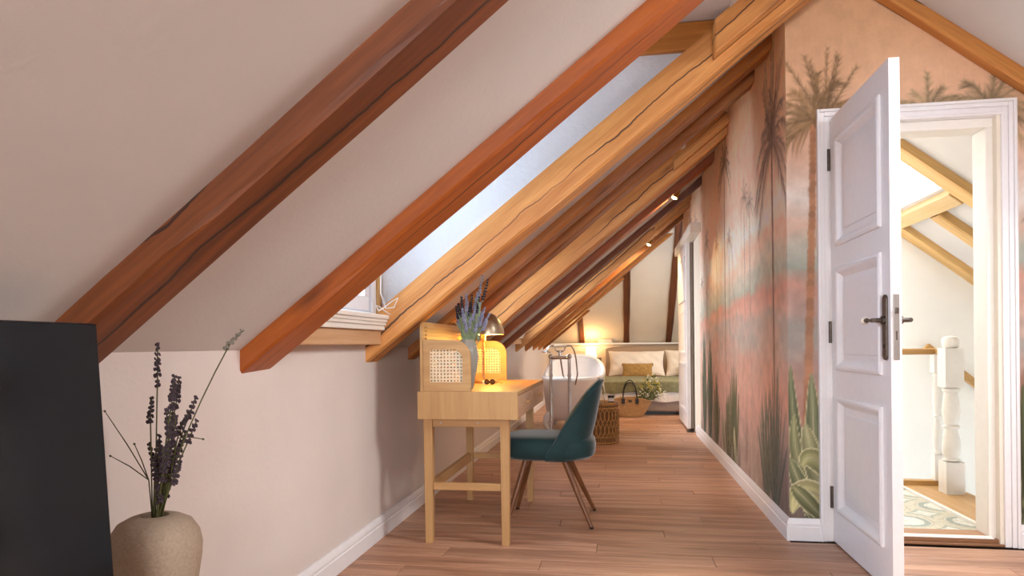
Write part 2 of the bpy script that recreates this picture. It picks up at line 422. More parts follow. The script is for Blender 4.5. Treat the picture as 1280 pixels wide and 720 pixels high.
for i, (yn, wd_, s, m, lab) in enumerate(RAF):
    ang = math.atan(s)
    if yn < 3.4: xe = RIDGE + .02
    elif yn < 8.8: xe = XR + .04
    else: xe = RIDGE
    if yn > 8.0:
        # stop at the hip slope
        xh = (hipz(yn) + .03 - ZU) / s + X0R; xe = min(xe, xh)
    L = (xe - X0R) / math.cos(ang)
    o = sloped('rafter', rafter_mesh('rafter', L, wd_, .16, i), m, (X0R, yn, ZU), ang)
    tag(o, lab, 'rafter', 'roof rafters on the window side' if yn < 8.2 else 'rafters above the bed')
# ---- ceiling of the left slope, bay by bay, open where the dormers are
HX0, HX1 = .318, .44                    # header of the dormers
bnd = [YB - .1] + [a + b / 2 for a, b, *_ in RAF] + [YF + .25]
sl = [RAF[0][2]] + [r[2] for r in RAF] + [RAF[-1][2]]
cm = MB()
def zc(x, s, off=0): return ZC + off + s * (x - X0R)
for k in range(len(bnd) - 1):
    y0, y1, s0, s1 = bnd[k], bnd[k + 1], sl[k], sl[k + 1]
    if k in DORM:
        xs = [.485, 1.12]; off = .125
    else: xs = [XL - .12, 1.12]; off = 0
    cm.grid([[(x, y0, zc(x, s0, off)) for x in xs], [(x, y1, zc(x, s1, off)) for x in xs]])
cm.build('ceiling', M_CEIL, kind='structure', fix=False, origin=(0, 0, 0))
# right slope ceiling; openings other than the hall's are unseen, added for light
def rq(mb, x0, x1, y0, y1, off=.075): mb.grid([[(x0, y0, rz(x0) + off), (x1, y0, rz(x1) + off)], [(x0, y1, rz(x0) + off), (x1, y1, rz(x1) + off)]])
cr = MB(); RW = [(1.62, 2.5, -1.6, -.7), (1.62, 2.5, 1.7, 2.7), (1.40, 2.14, 4.72, 5.72), (1.62, 2.5, 8.95, 9.85)]
yy = YB - .1
for (xa, xb, ya, yb) in RW:
    rq(cr, 1.06, 3.45, yy, ya); rq(cr, 1.06, xa, ya, yb); rq(cr, xb, 3.45, ya, yb); yy = yb
rq(cr, 1.06, 3.45, yy, YF + .3)
cr.build('ceiling_right', M_CEIL, kind='structure', fix=False, origin=(0, 0, 0))
tr = math.atan(.777); RR = Matrix.Rotation(tr, 3, 'Y')
for i, (xa, xb, ya, yb) in enumerate(RW):
    f = MB(); xm = (xa + xb) / 2; L = (xb - xa) / math.cos(tr) / 2; piv = (xm, (ya + yb) / 2, rz(xm) + .1)
    W = (yb - ya) / 2; X, Y, Z = piv; t = .055
    for a, b in (((X - L, Y - W, Z - .05), (X + L, Y - W + t, Z + .1)), ((X - L, Y + W - t, Z - .05), (X + L, Y + W, Z + .1)),
                 ((X - L, Y - W + t, Z - .05), (X - L + t, Y + W - t, Z + .1)), ((X + L - t, Y - W + t, Z - .05), (X + L, Y + W - t, Z + .1)),
                 ((X + L - .24, Y - W + t, Z + .05), (X + L - .215, Y + W - t, Z + .08))): f.box(a, b, RR, piv)
    wo = f.build('window_%d' % (i + 4), M_TRIM, kind='structure', origin=piv)  # all but the hall one are added and out of view
    MB().box((X - L + t, Y - W + t, Z + .06), (X + L - t, Y + W - t, Z + .064), RR, piv).build('pane', M_GLASS, wo)
# hip slope over the bed with its rafters
MB().grid([[(XL - .1, YF + .6, hipz(YF + .6)), (3.4, YF + .6, hipz(YF + .6))], [(XL - .1, 8.9, hipz(8.9)), (3.4, 8.9, hipz(8.9))]]).build('ceiling_hip', plaster('hip_paint', '#e8dccb'), kind='structure', fix=False, origin=(0, 0, 0))
MB().box((XL - .1, YF + .5, .9), (3.4, YF + .62, 1.2)).build('wall_end', M_BED, kind='structure')
ah = math.atan(.72)
for k, (px, wv) in enumerate(((-.655, .085), (.085, .10), (.78, .10), (1.5, .10))):
    top = {0: 10.75, 1: 10.0, 2: 9.0, 3: 9.0}[k]
    if k == 0: top = 10.95
    L = (11.66 - top) / math.cos(ah)
    me = rafter_mesh('hip_rafter', L, wv, .12, 40 + k, x0=-.05)
    me.materials.append(M_RAF_DARK); o = bpy.data.objects.new('hip_rafter', me); COL.objects.link(o)
    # local x runs up the slope towards the camera (-y), local y along +x, local z out of the roof
    ex = Vector((0, -math.cos(ah), math.sin(ah))); ey = Vector((1, 0, 0)); ez = ex.cross(ey)
    o.matrix_world = Matrix(((ex.x, ey.x, ez.x, px), (ex.y, ey.y, ez.y, 11.66), (ex.z, ey.z, ez.z, hipz(11.66) - .05), (0, 0, 0, 1)))
    tag(o, ['short dark rafter end above the ledge near the white books', 'dark rafter on the end slope above the left bed pillow', 'long dark rafter on the end slope beside the sliding door', 'dark rafter on the end slope behind the sliding door'][k], 'rafter', 'rafters on the end slope')

# ---- rafter against the door wall (right slope)
me = rafter_mesh('gable_rafter', (3.2 - 1.05) / math.cos(tr), .074, .09, 77, x0=0)
me.materials.append(M_RAF_LIT if False else wood('gable_rafter_stain', '#a8622a', '#dc9c50', 'x', .9, .5, True))
o = bpy.data.objects.new('gable_rafter', me); COL.objects.link(o)
ex = Vector((math.cos(tr), 0, -math.sin(tr))); ey = Vector((0, 1, 0)); ez = ex.cross(ey)
o.matrix_world = Matrix(((ex.x, ey.x, ez.x, 1.03), (ex.y, ey.y, ez.y, 3.404), (ex.z, ey.z, ez.z, rz(1.03)), (0, 0, 0, 1)))
tag(o, 'orange wooden rafter running down over the open door along the mural wall', 'rafter')
# ---- hall rafters (right slope)
HR = [(3.80, .13, 1.10, 3.2, 'pale pine rafter just inside the doorway of the stair hall'), (4.60, .14, 1.10, 3.2, 'pale pine rafter beside the roof window in the stair hall'),
      (5.12, .13, 2.22, 3.2, 'short pale pine rafter below the roof window in the stair hall'), (5.72, .14, 1.10, 3.2, 'pale pine rafter along the far wall of the stair hall')]
for k, (yn, wv, xa, xb, lab) in enumerate(HR):
    me = rafter_mesh('hall_rafter', (xb - xa) / math.cos(tr), wv, .10, 90 + k, x0=0); me.materials.append(M_PINE_X)
    o = bpy.data.objects.new('hall_rafter', me); COL.objects.link(o)
    o.matrix_world = Matrix(((ex.x, ey.x, ez.x, xa), (ex.y, ey.y, ez.y, yn), (ex.z, ey.z, ez.z, rz(xa)), (0, 0, 0, 1)))
    tag(o, lab, 'rafter', 'pine rafters in the stair hall')
piv = (2.19, 5.2, rz(2.19) + .05)
MB().box((2.19 - .055, 4.74, piv[2] - .05), (2.19 + .055, 5.72, piv[2] + .05), RR, piv).build('hall_header', M_PINE_Y, label='pale pine cross timber under the roof window in the stair hall', cat='beam', bevel=.006)

# ---- dormers: sill, window, cheeks, header and doubled trimmer
def dormer(k, idx):
    yl = RAF[k - 1][0] + RAF[k - 1][1]; yr = RAF[k][0]; s = (RAF[k - 1][2] + RAF[k][2]) / 2
    ya, yb = yl - .045, yr + .045
    zh = zc(HX0, s, .30)
    # cheeks
    for nm, q in (('a', ya), ('b', yb)):
        d = -.06 if nm == 'a' else .06
        lo = zc(-1.19, s, -.12)
        MB().prism([(-1.22, q, .98), (.50, q, zc(.50, s, -.02)), (.50, q, 2.424), (-1.22, q, 2.424)], (0, d, 0)).build('wall_dormer_cheek', M_CHEEK, kind='structure')
    MB().prism([(-1.24, ya - .1, 2.42), (.50, ya - .1, 2.42), (.50, ya - .1, 2.5), (-1.24, ya - .1, 2.5)], (0, yb - ya + .2, 0)).build('ceiling_dormer', M_CEIL, kind='structure')
    # window in the knee wall line
    wx = -1.15
    fr = MB(); t = .05
    fr.box((wx - .06, ya, 1.09), (wx, yb, 1.13)).box((wx - .06, ya, 2.24), (wx, yb, 2.44)).box((wx - .06, ya, 1.13), (wx, ya + t, 2.24)).box((wx - .06, yb - .105, 1.13), (wx, yb - .05, 2.24))
    win = fr.build('window_%d' % idx, M_TRIM, kind='structure', bevel=.004)
    sash = MB(); a0, a1 = ya + t + .004, yb - .11; x0, x1 = wx - .055, wx - .012
    mid = (a0 + a1) / 2
    for u0, u1 in ((a0, mid - .003), (mid + .003, a1)):
        sash.box((x0, u0, 1.135), (x1, u1, 1.205)).box((x0, u0, 2.17), (x1, u1, 2.235)).box((x0, u0, 1.205), (x1, u0 + .055, 2.17)).box((x0, u1 - .055, 1.205), (x1, u1, 2.17))
        sash.box((x0 + .008, u0 + .055, 1.66), (x1 - .008, u1 - .055, 1.69))
    so = sash.build('sash', M_TRIM, win, bevel=.004)
    for u0, u1 in ((a0, mid), (mid, a1)):
        MB().box((wx - .036, u0 + .05, 1.2), (wx - .032, u1 - .05, 2.175)).build('pane', M_GLASS, so)
    MB().box((wx - .07, yb - .05, 1.09), (wx + .012, yb - .002, 2.25)).build('post', M_PALE if k != 2 else wood('window_post_wood', '#a87a44', '#d2a468', 'z', .9, .55), win, bevel=.004)
    # sill with moulded front and timber below
    ym, yM = yl - .12, yr - .004
    MB().box((wx + .0, ym + .13, 1.098), (-1.085, yM, 1.118)).box((wx, ym + .13, 1.083), (-1.094, yM, 1.098)).box((wx, ym + .13, 1.068), (-1.10, yM, 1.083)).box((wx, ym + .13, 1.046), (-1.108, yM, 1.068)).build('sill', M_TRIMW, win, bevel=.004)
    MB().box((XL - .05, ym + .13, .978), (-1.128, yr - .002, 1.046)).build('sill_timber', M_PALE, win, bevel=.005)
    MB().box((wx - .07, ya, .98), (wx, yb, 1.09)).build('apron', M_TRIM, win)
    # wall plate along the top of the far cheek
    ang = math.atan(s)
    MB().box((-1.2, yr + .012, 2.292), (HX1 + .02, yr + .10, 2.418)).build('dormer_plate', wood('plate_timber_%d' % idx, '#9a5a1a', '#cf8a3a', 'x', .9, .5), bevel=.006, label={1: 'orange timber plate along the top of the near dormer recess', 2: 'timber plate at the top of the dormer recess above the desk', 3: 'timber plate at the top of the far dormer recess'}[idx], cat='beam')
    # doubled trimmer above the header on the near side of the rafter
    xe = RIDGE if yr < 3.4 else XR + .03
    xa = HX1 - .015; pts = [(xa, 0, ZU + s * (xa - X0R) + .06), (xe, 0, ZU + s * (xe - X0R) + .06), (xe, 0, ZU + s * (xe - X0R) + .21), (xa, 0, ZU + s * (xa - X0R) + .21)]
    Lr = (xe - xa) / math.cos(ang)
    me = bpy.data.meshes.new('trimmer'); sh = s * math.cos(ang) * .115
    q = [(0, 0, 0), (Lr, 0, 0), (Lr, 0, .12), (.12 * s, 0, .12)]
    thick = .095
    vs = [(a, b, c) for a, b, c in q] + [(a, thick, c) for a, b, c in q]
    me.from_pydata(vs, [], [(0, 1, 2, 3), (7, 6, 5, 4), (0, 4, 5, 1), (1, 5, 6, 2), (2, 6, 7, 3), (3, 7, 4, 0)])
    bm = bmesh.new(); bm.from_mesh(me); bmesh.ops.recalc_face_normals(bm, faces=bm.faces); bm.to_mesh(me); bm.free()
    o = sloped('trimmer', me, M_RAF_LIT, (xa, yr - thick + .004, ZU + s * (xa - X0R) + .055), ang)
    b = o.modifiers.new('bevel', 'BEVEL'); b.width = .008; b.segments = 2
    tag(o, {1: 'knotty honey timber doubled on the rafter above the orange dormer plate', 2: 'honey timber doubled on the rafter above the desk dormer', 3: 'honey timber doubled on the rafter above the far dormer'}[idx], 'beam')
for k, idx in ((2, 1), (5, 2), (8, 3)): dormer(k, idx)

# ---- baseboards
def baseboard(name, path, mat=M_TRIM, h=.108):
    # path: list of (x,y) of the wall line; board lies on the left-hand side normal given per run
    prof = [(0, 0), (.019, 0), (.019, h * .62), (.015, h * .66), (.017, h * .70), (.017, h * .80), (.011, h * .92), (.008, h), (0, h)]
    mb = MB(); n = len(path); m = len(prof); base = []
    for i, p in enumerate(path):
        p = Vector((*p, 0))
        ds = []
        if i > 0: ds.append((p - Vector((*path[i - 1], 0))).normalized())
        if i < n - 1: ds.append((Vector((*path[i + 1], 0)) - p).normalized())
        nn = [Vector((-d.y, d.x, 0)) for d in ds]
        nv = sum(nn, Vector()); nv = nv / nv.length; nv = nv / nv.dot(nn[0])
        for a, z in prof: mb.v.append(tuple(p + nv * a + Vector((0, 0, z))))
    for i in range(n - 1):
        for j in range(m - 1): mb.f.append((i * m + j, i * m + j + 1, (i + 1) * m + j + 1, (i + 1) * m + j))
    mb.f.append(tuple(range(m))); mb.f.append(tuple(range((n - 1) * m, n * m)))
    return mb.build(name, mat, kind='structure', smooth=True)
baseboard('baseboard_left', [(XL, YF), (XL, YB)])
baseboard('baseboard_corridor', [(.962, YD), (XR, YD), (XR, 7.35)][::-1] and [(.962 + .002, YD), (XR, YD), (XR, 7.35)][::-1][::-1])
baseboard('baseboard_door_wall', [(3.3, YD), (1.845, YD)])

# ------------------------------------------------------------------ mural wallpaper (flat print painted by code)
def fbm(U, V, su, sv, octv=4, seed=0):
    r = np.random.default_rng(seed); out = np.zeros(U.shape); amp = 1; tot = 0
    for o in range(octv):
        g = r.random((64, 64)); a = (U / su * 2 ** o) % 64; b = (V / sv * 2 ** o) % 64
        i, j = np.floor(a).astype(int), np.floor(b).astype(int); fa, fb = a - i, b - j
        fa = fa * fa * (3 - 2 * fa); fb = fb * fb * (3 - 2 * fb); i %= 64; j %= 64; i2, j2 = (i + 1) % 64, (j + 1) % 64
        out += amp * ((g[i, j] * (1 - fa) + g[i2, j] * fa) * (1 - fb) + (g[i, j2] * (1 - fa) + g[i2, j2] * fa) * fb); tot += amp; amp *= .5
    return out / tot
def rgb(h): h = h.lstrip('#'); return np.array([int(h[i:i + 2], 16) / 255 for i in (0, 2, 4)])
class Canvas:
    def __init__(s, u0, u1, z0, z1, res):
        s.u0, s.z0, s.res = u0, z0, res
        s.nu = int(round((u1 - u0) / res)) + 1; s.nz = int(round((z1 - z0) / res)) + 1
        s.U, s.Z = np.meshgrid(u0 + np.arange(s.nu) * res, z0 + np.arange(s.nz) * res, indexing='ij')
        s.C = np.zeros((s.nu, s.nz, 3))
    def seg(s, p, q, w0, w1, col, al=1.0):
        m = max(w0, w1) + s.res * 1.2
        i0 = max(0, int((min(p[0], q[0]) - m - s.u0) / s.res)); i1 = min(s.nu, int((max(p[0], q[0]) + m - s.u0) / s.res) + 2)
        j0 = max(0, int((min(p[1], q[1]) - m - s.z0) / s.res)); j1 = min(s.nz, int((max(p[1], q[1]) + m - s.z0) / s.res) + 2)
        if i0 >= i1 or j0 >= j1: return
        U, Z = s.U[i0:i1, j0:j1], s.Z[i0:i1, j0:j1]
        dx, dz = q[0] - p[0], q[1] - p[1]; L2 = dx * dx + dz * dz + 1e-9
        t = np.clip(((U - p[0]) * dx + (Z - p[1]) * dz) / L2, 0, 1)
        d = np.hypot(U - p[0] - t * dx, Z - p[1] - t * dz); wv = w0 + (w1 - w0) * t
        a = np.clip((wv - d) / s.res + .5, 0, 1) * al * np.minimum(1, (wv / (s.res * .5)))
        s.C[i0:i1, j0:j1] = s.C[i0:i1, j0:j1] * (1 - a[..., None]) + col * a[..., None]
    def curve(s, pts, w0, w1, col, al=1.0):
        n = len(pts) - 1
        for i in range(n): s.seg(pts[i], pts[i + 1], w0 + (w1 - w0) * i / n, w0 + (w1 - w0) * (i + 1) / n, col, al)
def base_paint(c, sfun, seed):
    s_ = sfun(c.U); Z = c.Z
    n1 = fbm(s_ + 20, Z, .9, .35, 5, 11); n2 = fbm(s_ + 20, Z, .35, .16, 5, 12); n3 = fbm(s_ + 20, Z, .10, .55, 4, 13); n4 = fbm(s_ + 20, Z, .05, .05, 3, 14)
    z = Z + (n1 - .5) * .50 + (n2 - .5) * .16
    zs = [0, .12, .35, .55, .72, .88, 1.0, 1.10, 1.2, 1.30, 1.40, 1.52, 1.66, 1.76, 1.95, 2.2, 2.45, 2.8]
    cs = ['#4a4038', '#6c5c54', '#8c756c', '#a68074', '#b48a7a', '#ae9488', '#a59c94', '#c09a8c', '#be9080', '#a3ab9e', '#beb9aa', '#d8b8a4', '#e4dad0', '#e0c6b6', '#dcb49e', '#dfb69c', '#dcb08c', '#dbb088']
    K = np.array([rgb(x) for x in cs]); C = np.stack([np.interp(z, zs, K[:, i]) for i in range(3)], -1)
    # mist and wash
    deep = np.clip(-s_ / 3.4, 0, 1)[..., None]
    C = C * (1 - .34 * deep) + rgb('#d0b0a4') * (.34 * deep)
    cloud = np.clip((n2 - .52) * 4, 0, 1)[..., None] * np.clip(1 - abs(Z - 1.05) / .5, 0, 1)[..., None]
    C = C * (1 - .5 * cloud) + rgb('#9c9a92') * .5 * cloud
    pale = np.clip((n1 - .5) * 5, 0, 1)[..., None] * np.clip(1 - abs(Z - 1.62) / .35, 0, 1)[..., None]
    C = C * (1 - .6 * pale) + rgb('#dcd4cc') * .6 * pale
    teal = np.clip((n1 - .48) * 5, 0, 1)[..., None] * np.clip(1 - abs(Z - 1.22 - .1 * deep[..., 0]) / .22, 0, 1)[..., None]
    C = C * (1 - .75 * teal) + rgb('#a3b0a2') * .75 * teal
    low = np.clip((.62 - Z) / .5, 0, 1)[..., None]; gm = np.clip((n3 - .42) * 4, 0, 1)[..., None]
    C = C * (1 - .42 * low * gm) + rgb('#a39080') * .42 * low * gm
    gd = np.clip((.5 - n3) * 5, 0, 1)[..., None]; C = C * (1 - .45 * low * gd) + rgb('#5a5048') * .45 * low * gd
    C *= (1 + (n4 - .5) * .16 + (n3 - .5) * .05)[..., None]
    c.C = np.clip(C, 0, 1)
R2 = random.Random(3)
def palm(c, u, z, size, trunk_to, col, n=11, al=.8, trunk_w=.022, lean=0.0, up=False, asp=1.0, tcol=None, drop=1.0):
    col = rgb(col); tc_ = rgb(tcol) if tcol else col
    if trunk_to is not None:
        L = max(3, int((z - trunk_to) / .03)); pts = [(u + lean * (i / L) ** 1.3 + .003 * R2.uniform(-1, 1), z - (z - trunk_to) * i / L) for i in range(L + 1)]
        for i in range(L): 
            kk = .85 + .3 * R2.random(); c.seg(pts[i], pts[i + 1], trunk_w * (.75 + .35 * i / L), trunk_w * (.75 + .35 * i / L), np.clip(tc_ * kk, 0, 1), al * .85 * (1 - .55 * (i / L) ** 2))
    for k in range(n):
        t = (k + .5) / n; th = math.radians(-38 + 256 * t) if not up else math.radians(62 + 56 * t)
        th += R2.uniform(-.1, .1); Ln = size * R2.uniform(.8, 1.1)
        if up: Ln *= 1.9
        g = .62 * drop if not up else .02
        P = []
        for i in range(9):
            r = i / 8; P.append((u + asp * Ln * r * math.cos(th), z + Ln * (r * math.sin(th) - g * r * r * (.35 + abs(math.cos(th)) * .65))))
        kk = R2.uniform(.85, 1.25); cc = np.clip(col * kk, 0, 1)
        c.curve(P, size * .028, size * .008, cc, al * .8)
        for i in range(1, 9):
            d = (P[i][0] - P[i - 1][0], P[i][1] - P[i - 1][1])
            for sgn in (-1, 1):
                for q_ in range(4):
                    an = math.atan2(d[1], d[0] / asp) + sgn * R2.uniform(.25, .75)
                    ll = size * R2.uniform(.18, .36) * (1.15 - .6 * i / 8); f = R2.random(); b = (P[i][0] - d[0] * f, P[i][1] - d[1] * f)
                    c.seg(b, (b[0] + asp * ll * math.cos(an), b[1] + ll * math.sin(an) - ll * (.30 if not up else .02)), size * .020, size * .004, np.clip(cc * R2.uniform(.8, 1.35), 0, 1), al * .5)
def leaf(c, b, t, bend, wid, col, edge, al=1.0):
    n = 70; mx = ((b[0] + t[0]) / 2 + bend[0], (b[1] + t[1]) / 2 + bend[1]); P = []
    for i in range(n + 1):
        r = i / n; P.append((b[0] * (1 - r) ** 2 + 2 * r * (1 - r) * mx[0] + r * r * t[0], b[1] * (1 - r) ** 2 + 2 * r * (1 - r) * mx[1] + r * r * t[1]))
    prof = lambda r: wid * (math.sin(math.pi * min(1, .18 + .82 * r)) ** .8) * (1 - .1 * r) + .001
    col, edge = rgb(col), rgb(edge)
    for sc, cc in ((1.0, edge), (.87, col), (.45, np.clip(col * 1.18, 0, 1)), (.08, edge * .9)):
        for i in range(n):
            sh = .72 + .4 * i / n
            c.seg(P[i], P[i + 1], prof(i / n) * sc, prof((i + 1) / n) * sc, np.clip(cc * (sh if cc is not edge else 1), 0, 1), al)
def wallpaper(name, c, to3d, keep, parent, mat, nrm):
    idx = -np.ones((c.nu, c.nz), int); vs = []; cols = []
    K = keep(c.U, c.Z)
    fs = []
    used = np.zeros((c.nu, c.nz), bool); cell = K[:-1, :-1] & K[1:, :-1] & K[:-1, 1:] & K[1:, 1:]
    for a, b in ((0, 0), (1, 0), (0, 1), (1, 1)): used[a:c.nu - 1 + a, b:c.nz - 1 + b] |= cell
    ii, jj = np.nonzero(used); idx[ii, jj] = np.arange(len(ii))
    P = to3d(c.U[ii, jj], c.Z[ii, jj]) - np.array(WOB[parent.name])
    ci, cj = np.nonzero(cell)
    F = np.stack([idx[ci, cj], idx[ci + 1, cj], idx[ci + 1, cj + 1], idx[ci, cj + 1]], -1)
    if nrm < 0: F = F[:, ::-1]
    me = bpy.data.meshes.new(name); me.vertices.add(len(P)); me.vertices.foreach_set('co', P.ravel())
    me.loops.add(F.size); me.loops.foreach_set('vertex_index', F.ravel().astype(np.int32))
    me.polygons.add(len(F)); me.polygons.foreach_set('loop_start', (np.arange(len(F)) * 4).astype(np.int32)); me.update(calc_edges=True)
    A = me.color_attributes.new('print', 'FLOAT_COLOR', 'POINT')
    C = np.clip(c.C[ii, jj], 0, 1); Lc = np.where(C <= .04045, C / 12.92, ((C + .055) / 1.055) ** 2.4)
    A.data.foreach_set('color', np.concatenate([Lc, np.ones((len(Lc), 1))], 1).astype(np.float32).ravel())
    me.materials.append(mat); o = bpy.data.objects.new(name, me); COL.objects.link(o); o.parent = parent
    return o
def mural_mat():
    t = NT('mural_print'); a = t.n('ShaderNodeAttribute'); a.attribute_name = 'print'
    tc = t.n('ShaderNodeTexCoord'); v = tc.outputs['Object']
    f = t.noise(v, 55, 5, .7); mp = t.n('ShaderNodeMapping'); mp.inputs['Scale'].default_value = (60, 60, 9); t.l(v, mp.inputs[0]); f2 = t.noise(mp.outputs[0], 1.0, 3)
    k = t.math('ADD', .86, t.math('ADD', t.math('MULTIPLY', f, .16), t.math('MULTIPLY', f2, .12)))
    hsv = t.n('ShaderNodeHueSaturation'); t.l(a.outputs['Color'], hsv.inputs['Color']); t.l(k, hsv.inputs['Value']); t.color(hsv.outputs[0])
    t.p.inputs['Roughness'].default_value = .75; t.p.inputs['Specular IOR Level'].default_value = .25
    t.bump(t.noise(v, 38, 5, .6), .25, .006); return t.m
M_MURAL = mural_mat()
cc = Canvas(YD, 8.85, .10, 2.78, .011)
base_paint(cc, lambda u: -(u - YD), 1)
cc.C = np.clip(cc.C * 1.16 + .05, 0, 1)  # print brightened to make up for weak light on the corridor wall
palm(cc, 5.42, 2.36, .26, .75, '#8d7660', 12, .75, .016, up=False, asp=1.2)
palm(cc, 5.42, 2.36, .10, None, '#8d7660', 5, .8, up=True)
for (u, z, sz, tt) in ((5.86, 1.78, .17, .9), (5.22, 1.74, .15, 1.0), (4.60, 1.92, .16, 1.1), (4.42, 1.85, .13, 1.15), (6.5, 1.9, .2, .8), (6.9, 1.55, .14, .9), (7.4, 2.25, .2, 1.2), (7.9, 2.35, .22, 1.2)):
    palm(cc, u, z, sz, tt, '#9a8276', 9, .55, .010, asp=1.1); palm(cc, u, z, sz * .45, None, '#9a8276', 4, .5, up=True)
palm(cc, 3.79, 2.05, .40, .62, '#86756a', 13, .7, .020, asp=1.05, lean=-.02, tcol='#86685a', drop=1.15)
palm(cc, 3.79, 2.04, .25, None, '#86756a', 10, .65, up=True, asp=1.3)
for q in range(7): cc.seg((4.7 + q * .37, 1.9), (4.7 + q * .37, .6), .004, .003, rgb('#8a6a5e'), .35)
def agave(c, u, z, h, n, col, edge, wid, spread=.8, al=.9):
    for k in sorted(range(n), key=lambda q: -abs(q - (n - 1) / 2)) if False else range(n):
        t = (k + .5) / n * 2 - 1; t += R2.uniform(-.08, .08)
        hh = h * (1 - .45 * t * t) * R2.uniform(.85, 1.1); kk = R2.uniform(.85, 1.1)
        cl = '#%02x%02x%02x' % tuple(int(min(255, x * 255 * kk)) for x in rgb(col))
        leaf(c, (u + t * .05, z), (u + t * h * spread, z + hh), (t * h * .05, h * .12), wid * R2.uniform(.8, 1.2), cl, edge, al)
for u in (7.2, 6.75, 6.35): agave(cc, u, .1, .95, 8, '#5e6656', '#8a907c', .035, .22, .8)
agave(cc, 5.95, .08, .62, 8, '#706c56', '#a09a7c', .04, .35, .85)
agave(cc, 5.30, .06, .55, 7, '#6a6650', '#aaa482', .045, .4, .85)
agave(cc, 5.05, .08, .8, 6, '#66684f', '#8f8c70', .03, .28, .75)
leaf(cc, (4.98, .1), (5.06, .36), (.05, .02), .05, '#a6a082', '#c9c3a2')
leaf(cc, (5.5, .12), (5.62, .42), (.05, .02), .05, '#8c8a70', '#b4b094')
agave(cc, 3.98, .08, .62, 16, '#737568', '#94968a', .014, .42, .8)
agave(cc, 3.78, .08, .75, 14, '#6f7266', '#90938a', .012, .38, .75)
def keepc(U, Z): return (U < 7.06) | (Z > 2.12)
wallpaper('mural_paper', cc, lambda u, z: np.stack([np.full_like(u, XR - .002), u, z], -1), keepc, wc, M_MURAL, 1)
cd = Canvas(XR - .002, 2.4, .10, 2.72, .006)
base_paint(cd, lambda u: u - XR, 2)
warm = np.clip((cd.Z - 1.7) / .5, 0, 1)[..., None]; cd.C = cd.C * (1 - .5 * warm) + rgb('#e0b48a') * .5 * warm
palm(cd, .95, 2.05, .33, .35, '#7c6246', 13, .8, .020, lean=-.05, tcol='#a87656', drop=1.15)
palm(cd, 1.0, 2.05, .19, None, '#7c6246', 7, .75, up=True, asp=1.1)
palm(cd, 1.47, 2.06, .22, None, '#86745a', 13, .75); palm(cd, 1.74, 2.06, .28, None, '#86745a', 13, .7); palm(cd, 2.2, 1.8, .3, .4, '#86745a', 13, .7)
# large agave at the corner
for b, t, bd, wv, cl in (((.93, .08), (.835, .86), (-.05, .05), .034, '#63674e'), ((.95, .1), (.93, .82), (.0, .05), .045, '#6d7055'), ((.97, .1), (1.02, .78), (.05, .05), .045, '#666a50'),
                         ((.95, .1), (.85, .62), (-.07, .06), .036, '#7a7a58'), ((.98, .2), (.90, .57), (-.02, .06), .05, '#878563'), ((.94, .12), (.828, .40), (-.03, .05), .04, '#6d6f52'),
                         ((1.0, .33), (.885, .36), (-.03, .12), .05, '#8d8a60'), ((.99, .2), (.838, .13), (-.06, .14), .06, '#b0a878'), ((.97, .12), (.84, .26), (-.04, .05), .04, '#72724f')):
    leaf(cd, b, t, bd, wv, cl, '#cdc59a')
for q in range(5): agave(cd, 1.9 + q * .2, .08, .7, 8, '#5e6048', '#9a9672', .03, .4)
def keepd(U, Z): return ~((U > .99) & (U < 1.81) & (Z < 2.07)) & (Z < np.minimum(ZC + .02 + .8 * (U - X0R), rz(U) + .06))
wallpaper('mural_paper', cd, lambda u, z: np.stack([u, np.full_like(u, YD - .002), z], -1), keepd, wd, M_MURAL, -1 if False else 1)

# ------------------------------------------------------------------ door frame and open door
fm = MB()
def casing(mb, x0, x1, z0, z1, horiz=False):
    pass
# architrave: three stepped strips mitred as boxes
for off, dep, wv in ((0, .026, .014), (.014, .019, .020), (.034, .013, .024)):
    xo0, xo1, zo = .962 + off, 1.842 - off, 2.10 - off
    mbw = wv
    fm.box((xo0, YD - dep, 0), (xo0 + mbw, YD, zo)).box((xo1 - mbw, YD - dep, 0), (xo1, YD, zo)).box((xo0 + mbw, YD - dep, zo - mbw), (xo1 - mbw, YD, zo))
door1 = fm.build('door_1', M_TRIM, kind='structure', bevel=.003, origin=(1.40, YD, 0))
MB().box((DX0, YD - .012, 0), (DX0 + .012, YD + .11, DZ)).box((DX1 + .036, YD - .012, 0), (DX1 + .048, YD + .11, DZ)).box((DX0, YD - .012, DZ), (DX1 + .048, YD + .11, DZ + .012)).build('jamb', M_TRIM, door1, bevel=.002)
MB().box((DX0 + .012, YD + .04, 0), (DX0 + .03, YD + .115, DZ - .0)).box((DX1 - .01, YD + .035, 0), (DX1 + .036, YD + .16, DZ - .045)).box((DX0 + .012, YD + .035, DZ - .045), (DX1 + .036, YD + .16, DZ)).build('door_stop', M_TRIMW, door1, bevel=.003)
MB().box((DX1 + .034, YD + .006, .86), (DX1 + .037, YD + .03, 1.16)).build('strike_plate', M_GREYB, door1)
MB().box((DX0 + .012, YD - .01, 0), (DX1 + .036, YD + .05, .012)).box((DX0 + .012, YD + .012, .012), (DX1 + .036, YD + .05, .03)).build('threshold', plain('threshold_wood', '#8c6142', .5), door1, bevel=.003)
MB().box((DX0 + .012, YD + .010, .030), (DX1 + .0, YD + .05, .037)).build('threshold_edge', M_TRIMW, door1, bevel=.002)
MB().box((DX0 + .012, YD + .05, .0), (DX1 + .0, YD + .15, .036)).build('threshold_board', wood('threshold_oak', '#9a6a44', '#c2936a', 'x', 1.3, .45, knots=False), door1, bevel=.002)
